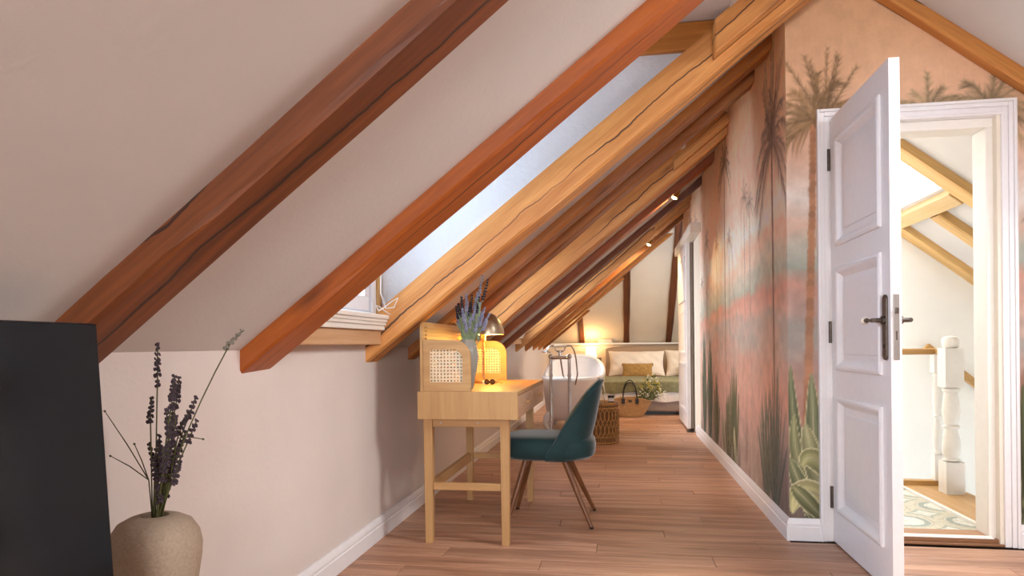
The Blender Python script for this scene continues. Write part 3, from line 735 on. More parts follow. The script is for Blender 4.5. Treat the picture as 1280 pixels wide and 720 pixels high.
# leaf (90 degrees open, towards the camera)
LX0, LX1, LY0, LY1, LZ1 = 1.021, 1.060, 2.742, 3.452, 2.046
lf = MB()
panels = [(1.432, 1.925), (.850, 1.308), (.175, .700)]
py0, py1 = 2.838, 3.365
zc_ = [.012] + [v for p in reversed(panels) for v in p] + [LZ1]
lf.box((LX0, LY0, .008), (LX1, py0, LZ1)).box((LX0, py1, .008), (LX1, LY1, LZ1))
for a, b in ((.008, .175), (.700, .850), (1.308, 1.432), (1.925, LZ1)): lf.box((LX0, py0, a), (LX1, py1, b))
leafo = lf.build('leaf', M_TRIM, door1)
for (a, b) in panels:
    mo = MB()
    for side, (xa, xb) in (('l', (LX0 - .012, LX0 + .016)), ('r', (LX1 - .016, LX1 + .012))):
        # bolection moulding frame: mitred ring with stepped profile
        sgn = -1 if side == 'l' else 1; xs = LX0 if side == 'l' else LX1
        prof = [(-.012, 0.0), (-.012, .008), (-.004, .013), (.006, .012), (.014, .004), (.022, -.006), (.032, -.012), (.036, -.016)]
        rings = []
        for d, hgt in prof:
            y0, y1, z0, z1 = py0 + d, py1 - d, a + d, b - d; x = xs + sgn * hgt
            rings.append([(x, y0, z0), (x, y1, z0), (x, y1, z1), (x, y0, z1), (x, y0, z0)])
        mo.grid(rings)
    pan = MB().box((LX0 + .015, py0 - .005, a - .005), (LX1 - .015, py1 + .005, b + .005)).box((LX0 + .009, py0 + .062, a + .062), (LX1 - .009, py1 - .062, b - .062)).build('panel', M_TRIM, leafo, bevel=.006)
    mo.build('moulding', M_TRIM, leafo, smooth=True)
for z in (1.80, .965, .166):
    MB().tube([(1.016, 3.462, z), (1.016, 3.462, z + .105)], .0075, 10).build('hinge', M_BRONZE, leafo, smooth=True)
# handle set
hp = []
for sgn, xs in ((-1, LX0), (1, LX1)):
    ys = 2.785
    pl = [(xs, ys + .019 * math.cos(t) * 1.0, 1.132 + .019 * math.sin(t)) for t in [math.pi * i / 8 for i in range(9)]] + [(xs, ys + .019 * math.cos(t), .917 + .019 * math.sin(t)) for t in [math.pi + math.pi * i / 8 for i in range(9)]]
    plate = MB().prism(pl, (sgn * .009, 0, 0)).build('handle_plate', M_BRONZE, leafo, bevel=.002)
    xb = xs + sgn * .045
    MB().lathe([(.013, 0), (.013, .006), (.008, .010), (.008, .045)], (0, 0, 0), 14).v  # profile reference only
    MB().tube([(xs + sgn * .009, ys, 1.052), (xs + sgn * .018, ys, 1.052), (xs + sgn * .02, ys, 1.052), (xb, ys, 1.052)], [.016, .016, .009, .009], 12).tube([(xb, ys - .008, 1.052), (xb, ys + .02, 1.052), (xb, ys + .03, 1.052), (xb, ys + .075, 1.054)], [.009, .009, .006, .0065], 10).tube([(xb, ys + .072, 1.054), (xb, ys + .082, 1.054)], .010, 10).build('lever', M_BRONZE, plate, smooth=True)
    MB().ico((xb, ys + .098, 1.054), .016, (1, 1.25, 1), 2).build('knob', M_IVORY if sgn < 0 else M_BRONZE, plate, smooth=True)
    MB().tube([(xs + sgn * .008, ys, .952), (xs + sgn * .0105, ys, .952)], .008, 12).build('keyhole', M_BLACK, plate)
MB().box((LX0 + .009, LY0 - .0025, .90), (LX1 - .008, LY0 + .002, 1.15)).build('lock_faceplate', M_STEEL, leafo, bevel=.003)
MB().box((LX0 + .014, LY0 - .010, 1.075), (LX1 - .013, LY0, 1.098)).box((LX0 + .016, LY0 - .0032, .975), (LX1 - .016, LY0, 1.01)).build('latch', M_BRONZE, leafo, bevel=.002)

# ------------------------------------------------------------------ stair hall
MB().prism([(XR + .1, 5.86, -1.3), (3.3, 5.86, -1.3), (3.3, 5.86, rz(3.3) + .09), (RIDGE, 5.86, rz(RIDGE) + .09), (XR + .1, 5.86, 2.66)], (0, .1, 0)).build('wall_hall_far', M_HALL, kind='structure')
MB().box((XR + .1, YD + .1, 0), (XR + .112, 5.86, 2.7)).build('wall_hall_left', M_HALL, kind='structure')
MB().box((3.2, YD + .1, -1.3), (3.3, 5.86, 1.12)).build('wall_hall_right', M_HALL, kind='structure')
MB().box((XR + .112, YD + .101, .0), (.99, YD + .112, 2.6)).prism([(1.80, YD + .101, 0), (3.2, YD + .101, 0), (3.2, YD + .101, rz(3.2) + .08), (1.80, YD + .101, rz(1.8) + .08)], (0, .011, 0)).prism([(.99, YD + .101, 2.05), (1.80, YD + .101, 2.05), (1.80, YD + .101, rz(1.8) + .08), (RIDGE, YD + .101, rz(RIDGE) + .08), (.99, YD + .101, 2.68)], (0, .011, 0)).build('wall_hall_near', M_HALL, kind='structure')
MB().box((XR + .1, 4.80, -1.3), (3.3, 5.86, -1.25)).box((2.13, YD + .1, -1.3), (3.3, 4.8, -1.25)).box((XR + .112, 4.79, -1.3), (2.13, 4.80, -.02)).box((2.12, YD + .112, -1.3), (2.13, 4.8, -.02)).build('floor_stairwell', M_HALL, kind='structure')
hf = MB().box((XR + .112, YD + .112, -.05), (2.13, 4.80, .012)).build('floor_hall', M_SUB, kind='structure', origin=(0, 0, -.05))
def tile_mat():
    t = NT('patterned_tile'); tc = t.n('ShaderNodeTexCoord'); g = t.n('ShaderNodeNewGeometry')
    sp = t.n('ShaderNodeSeparateXYZ'); t.l(g.outputs['Position'], sp.inputs[0])
    P = .34
    fx = t.math('SUBTRACT', t.math('FRACT', t.math('DIVIDE', t.math('ADD', sp.outputs[0], .05), P)), .5); fy = t.math('SUBTRACT', t.math('FRACT', t.math('DIVIDE', t.math('ADD', sp.outputs[1], .08), P)), .5)
    r = t.math('SQRT', t.math('ADD', t.math('MULTIPLY', fx, fx), t.math('MULTIPLY', fy, fy)))
    an = t.math('ARCTAN2', fy, fx)
    pet = t.math('MULTIPLY', t.math('COSINE', t.math('MULTIPLY', an, 8.0)), .03)
    nz = t.math('MULTIPLY', t.math('SUBTRACT', t.noise(g.outputs['Position'], 25, 3), .5), .05)
    rr = t.math('ADD', t.math('ADD', r, nz), t.math('MULTIPLY', pet, t.math('LESS_THAN', r, .26)))
    W, G, Bg, T = lin('#dcd8ca'), lin('#8f988a'), lin('#c9c2aa'), lin('#b9a684')
    c = t.ramp(rr, [(.0, lin('#a8b0a0')), (.10, W), (.27, W), (.285, G), (.36, G), (.375, W), (.40, T), (.42, Bg), (.52, Bg), (.55, G), (.60, W)])
    for nd in t.t.nodes:
        if nd.type == 'VALTORGB' and len(nd.color_ramp.elements) == 11: nd.color_ramp.interpolation = 'LINEAR'
    n2 = t.noise(g.outputs['Position'], 60, 4); c = t.mix(t.math('MULTIPLY', t.math('GREATER_THAN', n2, .56), .35), c, lin('#7d8679'))
    t.color(c); t.p.inputs['Roughness'].default_value = .35; return t.m
M_TILE = tile_mat()
tm = MB().box((.0008, .0008, 0), (.1692, .1692, .012)); me_t = bpy.data.meshes.new('tile'); me_t.from_pydata(tm.v, [], tm.f); me_t.materials.append(M_TILE)
for i in range(6):
    for j in range(7):
        x = 1.79 - .17 * (i + 1); yv = YD + .155 + .17 * j
        if x < XR + .1: continue
        o = bpy.data.objects.new('floor_tile', me_t); COL.objects.link(o); o.parent = hf; o.location = (x, yv, .062)
MB().box((1.79, YD + .16, .012), (1.812, 4.72, .040)).build('tile_edge', M_TRIMW, hf, bevel=.003)
for j in range(2):
    MB().box((1.812 + .159 * j + .0006, YD + .115, .012), (1.812 + .159 * (j + 1) - .0006, 4.74, .030)).build('floor_plank', wood('landing_oak_y', '#a87d4a', '#cfa66e', 'y', 1.2, .45, knots=False) if j == 0 else bpy.data.materials['landing_oak_y'], hf, bevel=.001)
MB().box((XR + .112, 4.74, .012), (2.13, 4.80, .062)).box((2.06, 4.62, .03), (2.13, 4.74, .058)).build('edge_trim', M_OAKR, hf, bevel=.003)
def turned(mb, x, y, z0, z1, w, blk, n=20):
    """square blocks at both ends with a turned middle"""
    b0, b1 = blk
    mb.box((x - w / 2, y - w / 2, z0), (x + w / 2, y + w / 2, z0 + b0)); mb.box((x - w / 2, y - w / 2, z1 - b1), (x + w / 2, y + w / 2, z1))
    h = z1 - z0 - b0 - b1; R = w / 2
    pr = [(.62, 0), (.92, .015), (.95, .03), (.70, .05), (.68, .06), (.92, .10), (.98, .18), (.90, .30), (.66, .42), (.62, .44), (.90, .455), (.92, .475), (.64, .49), (.66, .50), (.82, .56), (.94, .66), (.88, .78), (.70, .90), (.66, .93), (.92, .95), (.94, .975), (.66, .99), (.6, 1)]
    mb.lathe([(R * r, z0 + b0 + t * h) for r, t in pr], (x, y, 0), n); return mb
bal = thing('balustrade', 'white turned stair balustrade with oak handrail in the hall', 'railing', (2.03, 4.53, .03))
nm = turned(MB(), 2.028, 4.53, .03, .925, .105, (.195, .24)); nm.build('newel_post', M_TRIMW, bal, smooth=True)
MB().lathe([(.034, .925), (.044, .935), (.047, .955), (.046, .98), (.038, .994), (.0, 1.0)], (2.028, 4.53, 0), 20).build('newel_cap', M_TRIMW, bal, smooth=True)
for q in (2.055, 1.62, 1.35): turned(MB(), q, 4.772, .06, .885, .058, (.17, .12), 14).build('baluster', M_TRIMW, bal, smooth=True)
MB().box((.95, 4.75, .882), (2.085, 4.797, .922)).build('handrail', M_OAKR, bal, bevel=.008)
MB().box((2.03, 4.58, .882), (2.075, 4.75, .922)).build('handrail', M_OAKR, bal, bevel=.008)
wr = MB(); aa = math.atan2(-.135, .16); Rr = Matrix.Rotation(-aa, 3, 'Y')
wr.box((2.30, 5.78, .585), (3.20, 5.82, .645), Rr, (2.79, 5.8, .615)).build('wall_handrail', M_OAKR, label='oak handrail sloping down the far wall of the stair hall', cat='handrail', bevel=.008)
# radiator at the right edge
rad = thing('radiator', 'white flat panel radiator on the mural wall beside the door', 'radiator', (2.1, 3.42, .3))
MB().box((1.865, 3.385, .300), (2.6, 3.40, .885)).build('front_panel', M_RAD, rad, bevel=.008)
MB().box((1.875, 3.40, .31), (2.59, 3.445, .875)).build('convector', M_RAD, rad, bevel=.004)
for q in (2.0, 2.45): MB().box((q, 3.445, .35), (q + .03, YD - .003, .8)).build('bracket', M_STEEL, rad)

# ------------------------------------------------------------------ sliding door on the corridor wall
sd = thing('sliding_door', 'white panelled sliding door hung on a rail beside the mural', 'door', (.76, 8.1, .02))
MB().box((.722, 6.95, 2.085), (.824, 8.85, 2.185)).build('rail_cover', M_TRIMW, sd, bevel=.004)
MB().box((.745, 7.62, .03), (.785, 8.66, 2.085)).build('door_panel', M_TRIM, sd, bevel=.003)
for a, b in ((1.45, 1.95), (.85, 1.35), (.2, .75)):
    mo = MB()
    for d, hgt in ((0, 0), (.0, .010), (.02, .012), (.035, .003), (.036, 0)): pass
    rings = [[(.745 - hh, y0, z0) for y0, z0 in ((7.74 + d, a + d), (8.54 - d, a + d), (8.54 - d, b - d), (7.74 + d, b - d), (7.74 + d, a + d))] for d, hh in ((0, 0), (0, .010), (.02, .012), (.036, .002), (.04, 0))]
    mo.grid(rings).build('moulding', M_TRIM, sd, smooth=True)
MB().box((.735, 7.52, .0), (.80, 7.66, .014)).build('floor_guide', M_BLACK, sd, bevel=.002)
MB().box((.79, 7.62, .03), (.815, 7.66, 2.085)).build('edge_strip', plain('edge_bronze', '#8a7a6c', .5), sd)

# ------------------------------------------------------------------ television, its console, and the big vase
con = thing('tv_console', 'low oak console under the television and the stoneware vase', 'cabinet', (-.98, .7, 0))
MB().box((-1.185, -.3, .06), (-.80, 1.72, .30)).build('body', M_DESKY, con, bevel=.004)
for q in (-.3, .375, 1.05): MB().box((-.80, q + .01, .08), (-.785, q + .655, .285)).build('drawer', M_DESKP, con, bevel=.003)
for a in (-1.15, -.86):
    for b in (-.2, 1.62): MB().box((a, b, 0), (a + .04, b + .04, .06)).build('leg', M_DESKZ, con)
tv = thing('television', 'large black flat television on a low console', 'television', (-.95, .55, .30))
Rt = Matrix.Rotation(math.radians(-3.8), 3, 'Y'); pv = (-.947, 1.107, 1.018)
MB().box((-.985, .10, .445), (-.955, 1.107, 1.018), Rt, pv).build('housing', M_BLACK, tv, bevel=.003)
MB().box((-.9555, .102, .447), (-.951, 1.105, 1.016), Rt, pv).build('screen', M_SCREEN, tv, bevel=.0015)
for q in (.3, .9): MB().box((-1.0, q, .30), (-.84, q + .03, .308)).box((-.935, q + .005, .306), (-.915, q + .025, .50)).build('stand_foot', M_BLACK, tv, bevel=.002)
VX, VY = -1.058, 1.40
MB().lathe([(.0, .302), (.052, .300), (.058, .306), (.072, .36), (.090, .43), (.0985, .488), (.100, .515), (.094, .545), (.078, .570), (.056, .582), (.036, .588), (.030, .586), (.026, .575), (.026, .50), (0, .49)], (VX, VY, 0), 48, closed=False).build('stoneware_vase', M_STONE, smooth=True, label='rounded beige stoneware vase of dried lavender beside the television', cat='vase')
def spike(mb, pts, n_wh, r, bud, rs):
    """whorls of buds along the upper part of a stem"""
    for k in range(n_wh):
        t = k / max(1, n_wh - 1); p = pts[0].lerp(pts[1], t); rr = r * (1 - .45 * t)
        for q in range(6):
            a = q * math.pi / 3 + k * .5
            k_ = rs.uniform(.7, 1.35)
            mb.ico((p.x + k_ * rr * math.cos(a), p.y + k_ * rr * math.sin(a), p.z + rs.uniform(-.003, .003)), bud * rs.uniform(.65, 1.0) * (1 - .3 * t), (1, 1, 1.4), 1)
RS = random.Random(11)
def cpt(px, py, yy):  # world point on the plane y = yy that the photograph shows at this place
    a = (px - 640) / 840.; b = (431.3 - py) / 840.; A = math.radians(9); r = a + b * .0095; u = b - a * .0095
    v = Vector((r * math.cos(A) - math.sin(A), r * math.sin(A) + math.cos(A), u)); return Vector((0, 0, EYE)) + v * (yy / v.y)
BIG = [((197, 430), (197, 468), 7, 0, .0), ((289, 427), (302, 412), 4, 1, .02), ((218, 470), (215, 500), 8, 0, -.03), ((224, 472), (221, 500), 7, 0, .03), ((190, 498), (188, 520), 5, 0, .0),
       ((245, 497), (238, 515), 4, 0, .04), ((208, 512), (210, 534), 5, 0, -.02), ((236, 515), (226, 535), 5, 0, .01), ((246, 525), (238, 545), 4, 0, -.02), ((199, 545), (203, 575), 6, 0, .03),
       ((212, 540), (210, 570), 6, 0, -.04), ((186, 555), (194, 580), 5, 0, .02), ((222, 560), (214, 590), 6, 0, .0), ((190, 575), (196, 600), 5, 0, -.03), ((217, 505), (214, 528), 5, 0, .05), ((206, 580), (205, 605), 5, 0, .03), ((198, 552), (199, 580), 6, 0, .0), ((216, 548), (212, 575), 6, 0, .03), ((226, 570), (220, 595), 5, 0, -.02), ((204, 560), (204, 590), 6, 0, -.05), ((212, 590), (209, 612), 5, 0, .04), ((198, 600), (199, 620), 4, 0, -.03), ((232, 540), (224, 562), 5, 0, .02), ((220, 520), (217, 545), 6, 0, -.03), ((195, 562), (198, 588), 5, 0, .05)]
for i, (tip, lo, nw, pale, dy) in enumerate(BIG):
    if pale: tip, lo = (303, 413), (288, 429)
    elif tip[1] > lo[1]: tip, lo = lo, tip
    T, Lw = cpt(*tip, VY + dy), cpt(*lo, VY + dy); b = Vector((VX + RS.uniform(-.012, .012), VY + RS.uniform(-.012, .012), .50))
    label = 'dried lavender stem with a long bare stalk leaning right towards the rafter' if pale else ('tallest upright dried lavender stem in the stoneware vase' if i == 0 else 'dried purple lavender stem in the beige stoneware vase')
    t = thing('dried_lavender_sprig', label, 'dried flower', b, None if (pale or i == 0) else 'dried lavender in the stoneware vase')
    mid = Vector((b.x * .8 + Lw.x * .2, b.y * .8 + Lw.y * .2, b.z + (Lw.z - b.z) * .45))
    pts = bez(b, mid, Lw, 8) + [T]
    MB().tube(pts, .0016, 5).build('stalk', M_STEM, t, smooth=True)
    f = MB(); spike(f, (Lw, T), nw, .0052, .0042, RS); spike(f, (Lw - (T - Lw) * .35, Lw - (T - Lw) * .25), 2, .0046, .004, RS)
    f.build('flower_spike', M_LAVP if pale else M_LAV, t)
for i, (tip, lab) in enumerate((((131, 514), 'thin dry twig leaning left over the television edge'), ((138, 570), 'thin dry twig crossing low towards the television'), ((168, 555), 'short curled dry twig in the stoneware vase'), ((254, 549), 'thin dry twig pointing right from the stoneware vase'))):
    b = Vector((VX, VY, .5)); T = cpt(*tip, VY - .02); el = cpt(*((186, 600) if i < 3 else (222, 548)), VY - .01)
    t = thing('dry_twig', lab, 'dried flower', b); MB().tube(bez(b, el + (b - el) * .2, el, 5) + [el.lerp(T, .5) + Vector((0, 0, .004)), T], [.0013] * 7 + [.0009], 5).build('stalk', M_STEM, t, smooth=True)
    MB().ico(T, .003, sub=1).build('bud', M_STEM, t)

# ------------------------------------------------------------------ desk with cane hutch
DK = dict(x0=-.965, x1=-.475, y0=3.145, y1=4.255, z0=.614, z1=.748)
desk = thing('writing_desk', 'light oak writing desk with cane-sided hutch along the white wall', 'desk', (-.72, 3.7, 0))
x0, x1, y0, y1, z0, z1 = (DK[k] for k in ('x0', 'x1', 'y0', 'y1', 'z0', 'z1'))
MB().box((x0, y0, z0), (x1, y0 + .018, z1)).build('side_panel', M_DESKZ, desk, bevel=.002)
MB().box((x0, y1 - .018, z0), (x1, y1, z1)).build('side_panel', M_DESKZ, desk, bevel=.002)
MB().box((x0, y0 + .018, z1 - .018), (x1, y1 - .018, z1)).build('desk_top', M_DESKY, desk, bevel=.002)
MB().box((x0, y0 + .018, z0), (x1 - .02, y1 - .018, z0 + .015)).box((x0, y0 + .018, z0 + .015), (x0 + .015, y1 - .018, z1 - .018)).build('carcass', M_DESKY, desk)
ymid = 3.70
for a, b in ((y0 + .020, ymid - .0015), (ymid + .0015, y1 - .020)):
    d = MB().box((x1 - .018, a, z0 + .004), (x1 + .001, b, z1 - .021)).build('drawer', M_DESKP, desk, bevel=.002)
    yk = 3.43 if a < ymid - .2 and b < ymid + .1 else 3.955
    MB().tube([(x1 + .001, yk, .678), (x1 + .012, yk, .678), (x1 + .022, yk, .678)], [.006, .006, .0085], 12).build('knob', M_DESKX, d, smooth=True)
LEGS = [(-.928, 3.195), (-.547, 3.195), (-.928, 4.115), (-.547, 4.115)]
for lx, ly in LEGS:
    # square leg, slightly tapered
    g = MB(); 
    a, b = .0225, .018
    vs = [(lx + sx * b, ly + .02 + sy * b, 0) for sx, sy in ((-1, -1), (1, -1), (1, 1), (-1, 1))] + [(lx + sx * a, ly + .02 + sy * a, z0) for sx, sy in ((-1, -1), (1, -1), (1, 1), (-1, 1))]
    g.add(vs, [(3, 2, 1, 0), (4, 5, 6, 7), (0, 1, 5, 4), (1, 2, 6, 5), (2, 3, 7, 6), (3, 0, 4, 7)]).build('leg', M_DESKZ, desk, bevel=.002)
for ly in (3.203, 4.123):
    MB().box((-.906, ly, .262), (-.569, ly + .022, .298)).build('stretcher', M_DESKX, desk, bevel=.002)
    ap = MB().box((-.906, ly, .572), (-.569, ly + .022, .614)).build('apron', M_DESKX, desk, bevel=.002)
    for q in (-.865, -.68): MB().tube([(q, ly - .002, .592), (q, ly + .001, .592)], .005, 10).build('screw', M_STEEL, ap)
MB().box((-.939, 3.236, .245), (-.917, 4.114, .30)).build('back_stretcher', M_DESKY, desk, bevel=.002)
# hutch
def rr_poly(xa, xb, za, zb, r, y, n=8):
    return [(xa, y, za), (xb, y, za), (xb, y, zb - r)] + [(xb - r + r * math.cos(t), y, zb - r + r * math.sin(t)) for t in [math.pi / 2 * i / n for i in range(1, n + 1)]] + [(xa, y, zb)]
def ring_panel(mb, xa, xb, za, zb, r, ia, ib, ja, jb, ri, y, d, n=10):
    o = [(xa, za), (xb, za), (xb, zb - r)] + [(xb - r + r * math.cos(t), zb - r + r * math.sin(t)) for t in [math.pi / 2 * i / n for i in range(1, n + 1)]] + [(xa, zb)]
    i_ = [(ia, ja), (ib, ja), (ib, jb - ri)] + [(ib - ri + ri * math.cos(t), jb - ri + ri * math.sin(t)) for t in [math.pi / 2 * i / n for i in range(1, n + 1)]] + [(ia, jb)]
    m = len(o); base = len(mb.v)
    for yy_ in (y, y + d):
        mb.v += [(a, yy_, b) for a, b in o] + [(a, yy_, b) for a, b in i_]
    for k in range(m):
        k2 = (k + 1) % m
        mb.f.append((base + k, base + k2, base + m + k2, base + m + k))
        mb.f.append((base + 2 * m + k, base + 3 * m + k, base + 3 * m + k2, base + 2 * m + k2))
        mb.f.append((base + k, base + 2 * m + k, base + 2 * m + k2, base + k2))
        mb.f.append((base + m + k, base + m + k2, base + 3 * m + k2, base + 3 * m + k))
    return mb
def cane(mb, xa, xb, za, zb, y, ri, step=.0168):
    def ok(x, z): return not (x > xb - ri and z > zb - ri and math.hypot(x - xb + ri, z - zb + ri) > ri + .004)
    def strip(p, q, w_):
        x_0, z_0 = p; x_1, z_1 = q
        if x_0 == x_1: mb.box((x_0 - w_, y, z_0), (x_0 + w_, y + .0015, z_1))
        else: mb.box((x_0, y + .0012, z_0 - w_), (x_1, y + .0026, z_0 + w_))
    nx = int(round((xb - xa) / step)); nz_ = int(round((zb - za) / step)); W = step * .27
    for i in range(nx + 1):
        x = xa + (xb - xa) * i / nx; zt = zb
        if x > xb - ri: zt = zb - ri + math.sqrt(max(0, ri * ri - (x - xb + ri) ** 2))
        strip((x, za), (x, zt), W)
    for j in range(nz_ + 1):
        z = za + (zb - za) * j / nz_; xt = xb
        if z > zb - ri: xt = xb - ri + math.sqrt(max(0, ri * ri - (z - zb + ri) ** 2))
        strip((xa, z), (xt, z), W)
HZ0, HZ1 = z1, .998
for yq in (3.152, 4.205):
    fr = ring_panel(MB(), -.937, -.702, HZ0, HZ1, .085, -.905, -.742, HZ0 + .045, HZ1 - .045, .05, yq, .018).build('hutch_side', M_DESKX, desk, bevel=.0015)
    cm_ = MB(); cane(cm_, -.906, -.741, HZ0 + .044, HZ1 - .044, yq + .007, .05); cm_.build('cane_webbing', M_CANE, fr)
# slatted hutch back
hb = MB().prism([(-.952, 3.149, HZ0), (-.952, 4.25, HZ0), (-.952, 4.25, 1.087), (-.952, 3.185, 1.087)] + [(-.952, 3.185 - .036 * math.sin(t), 1.051 + .036 * math.cos(t)) for t in [math.pi / 2 * i / 6 for i in range(1, 7)]], (.014, 0, 0)).build('hutch_back', M_DESKY, desk, bevel=.002)
rb = MB()
for k in range(21):
    zz = HZ0 + .012 + k * .0185
    if zz < 1.072: rb.box((-.938, 3.19, zz), (-.927, 4.19, zz + .0095))
rb.build('ribbing', M_DESKY, hb, bevel=.002, kind='stuff')
# lamp on the desk
LXc, LYc = -.762, 3.90
lamp = thing('desk_lamp', 'brushed metal dome desk lamp glowing on the oak desk', 'lamp', (LXc, LYc, z1))
MB().lathe([(.0, z1), (.075, z1), (.075, z1 + .012), (.07, z1 + .016), (0, z1 + .016)], (LXc - .02, LYc, 0), 32, closed=False).build('base', M_NICKEL, lamp, smooth=True)
MB().box((LXc - .033, LYc - .006, z1 + .014), (LXc - .021, LYc + .006, 1.0)).box((LXc - .040, LYc - .012, .995), (LXc - .014, LYc + .012, 1.045)).build('stem', wood('lamp_stem_wood', '#b98d58', '#d9b074', 'z', 1.5, .5, knots=False), lamp, bevel=.002)
dome = [(.097 * math.cos(t), 1.036 + .125 * math.sin(t)) for t in [math.pi / 2 * i / 14 for i in range(15)]]
MB().lathe(dome + [(max(0, r - .003), zz - .003) for r, zz in reversed(dome)], (LXc, LYc, 0), 40, closed=False).build('shade', M_NICKEL, lamp, smooth=True)
MB().ico((LXc + .015, LYc + .02, 1.075), .02, sub=2).build('bulb', M_BULBW, lamp, smooth=True)
pl = bpy.data.lights.new('desk_lamp_light', 'POINT'); pl.energy = 6.0; pl.color = (1, .52, .10); pl.shadow_soft_size = .03
po = bpy.data.objects.new('desk_lamp_light', pl); COL.objects.link(po); po.parent = lamp; po.location = (.015, .035, 1.032 - z1)
# grey ribbed vase with lavender
WX, WY = -.765, 3.36
vz = MB(); prof = [(0, 0), (.026, 0), (.030, .006), (.040, .06), (.052, .12), (.058, .165), (.050, .215), (.036, .245), (.032, .252), (.028, .25), (.03, .235), (.03, .12), (0, .11)]
nseg = 72; base = len(vz.v)
for r, z in prof:
    for k in range(nseg):
        t = 2 * math.pi * k / nseg; rr = r * (1 + (.07 * abs(math.cos(4.5 * t + z * 3)) - .03 if r > .028 else 0))
        vz.v.append((WX + rr * math.cos(t), WY + rr * math.sin(t), z1 + z))
for i in range(len(prof) - 1):
    for k in range(nseg):
        q = i * nseg; vz.f.append((q + k, q + (k + 1) % nseg, q + nseg + (k + 1) % nseg, q + nseg + k))
vz.build('fluted_vase', M_VASE, smooth=True, label='grey fluted vase standing behind the near cane panel on the desk', cat='vase')
FR = [(584, 377, 0), (593, 392, 0), (600, 390, 0), (578, 386, 0), (571, 396, 0), (588, 398, 0), (609, 402, 0), (582, 404, 0), (596, 404, 0), (603, 345, 0), (610, 350, 1), (597, 366, 0), (590, 370, 1), (583, 368, 0), (577, 372, 1), (573, 380, 1), (600, 378, 0), (594, 384, 0), (586, 386, 0), (580, 392, 0), (576, 400, 1), (606, 385, 0), (604, 395, 0), (612, 392, 0), (570, 383, 1), (599, 372, 1), (588, 378, 1)]
for i, (px, py, dk) in enumerate(FR):
    T = cpt(px, py, WY + RS.uniform(-.04, .05)); b = Vector((WX + RS.uniform(-.014, .014), WY + RS.uniform(-.014, .014), z1 + .14))
    Lw = b.lerp(T, .74) + Vector((0, 0, .01))
    t = thing('lavender_sprig', 'dark lavender sprig in the grey vase on the desk' if dk else 'silvery lilac lavender sprig in the grey vase on the desk', 'flower', b, 'dark lavender on the desk' if dk else 'pale lavender on the desk')
    mid = Vector((b.x, b.y, b.z + .12))
    MB().tube(bez(b, mid, Lw, 7) + [T], .0024, 5).build('stalk', M_STEMG, t, smooth=True)
    f = MB(); spike(f, (Lw, T), 8, .0058, .0052, RS); f.build('flower_spike', M_LAVD if dk else M_LAVB, t)
    lv = MB()
    for q in range(5):
        p = b.lerp(Lw, .40 + .11 * q); d = Vector((RS.uniform(-1, 1), RS.uniform(-1, 1), 1.6)).normalized() * .06; s_ = d.cross(Vector((0, 1, 0))).normalized() * .0035
        lv.add([p - s_, p + s_, p + d * .6 + s_ * .8, p + d, p + d * .6 - s_ * .8], [(0, 1, 2, 3, 4)])
    lv.build('leaves', M_STEMG, t, kind='stuff', fix=False)
# spectacles-like small dark thing on the desk
kb = thing('sunglasses', 'small dark folded sunglasses lying on the desk beside the vase', 'glasses', (-.725, 3.75, z1))
for q in (-.735, -.703):
    MB().tube([(q + .014 * math.cos(t), 3.72, z1 + .016 + .013 * math.sin(t)) for t in [2 * math.pi * i / 16 for i in range(17)]], .0024, 6).build('rim', M_AMBER, kb, smooth=True)
    MB().tube([(q, 3.719, z1 + .016), (q, 3.721, z1 + .016)], .013, 16).build('lens', plain('brown_lens', '#7a5030', .2), kb)
for a in (-.75, -.688): MB().tube([(a, 3.72, z1 + .018), (a + .002, 3.76, z1 + .014), (a + .03, 3.80, z1 + .004)], .0018, 6).build('temple', M_AMBER, kb, smooth=True)
MB().tube([(-.86, 3.9, .612), (-.87, 3.9, .57), (-.85, 3.9, .545), (-.83, 3.9, .56), (-.845, 3.9, .612), (-.88, 3.92, .58), (-.86, 3.93, .55), (-.84, 3.93, .60), (-.86, 3.93, .614)], .0022, 6).build('lamp_cable', M_BLACK, smooth=True, label='thin dark lamp cable looped under the desk', cat='cable')

# ------------------------------------------------------------------ green velvet chair
CX, CY_ = -.365, 3.735
ch = thing('velvet_chair', 'teal green velvet chair with shell back and walnut legs at the desk', 'chair', (CX, CY_, 0))
# seat cushion: superellipse slab
st = MB(); n = 40; secs = [(.352, .78), (.358, .90), (.375, .98), (.41, 1.0), (.445, .985), (.466, .93), (.476, .80), (.480, .5), (.481, .0)]
base = 0
for z, k in secs:
    for i in range(n):
        t = 2 * math.pi * i / n; c_, s_ = math.cos(t), math.sin(t); e = .62
        a = .262 * k * math.copysign(abs(c_) ** e, c_); b = .228 * k * math.copysign(abs(s_) ** e, s_)
        st.v.append((-.39 + a, CY_ + b, z))
for j in range(len(secs) - 1):
    for i in range(n): st.f.append((j * n + i, j * n + (i + 1) % n, (j + 1) * n + (i + 1) % n, (j + 1) * n + i))
st.f.append(tuple(reversed(range(n))))
st.build('seat', M_VELVET, ch, smooth=True)
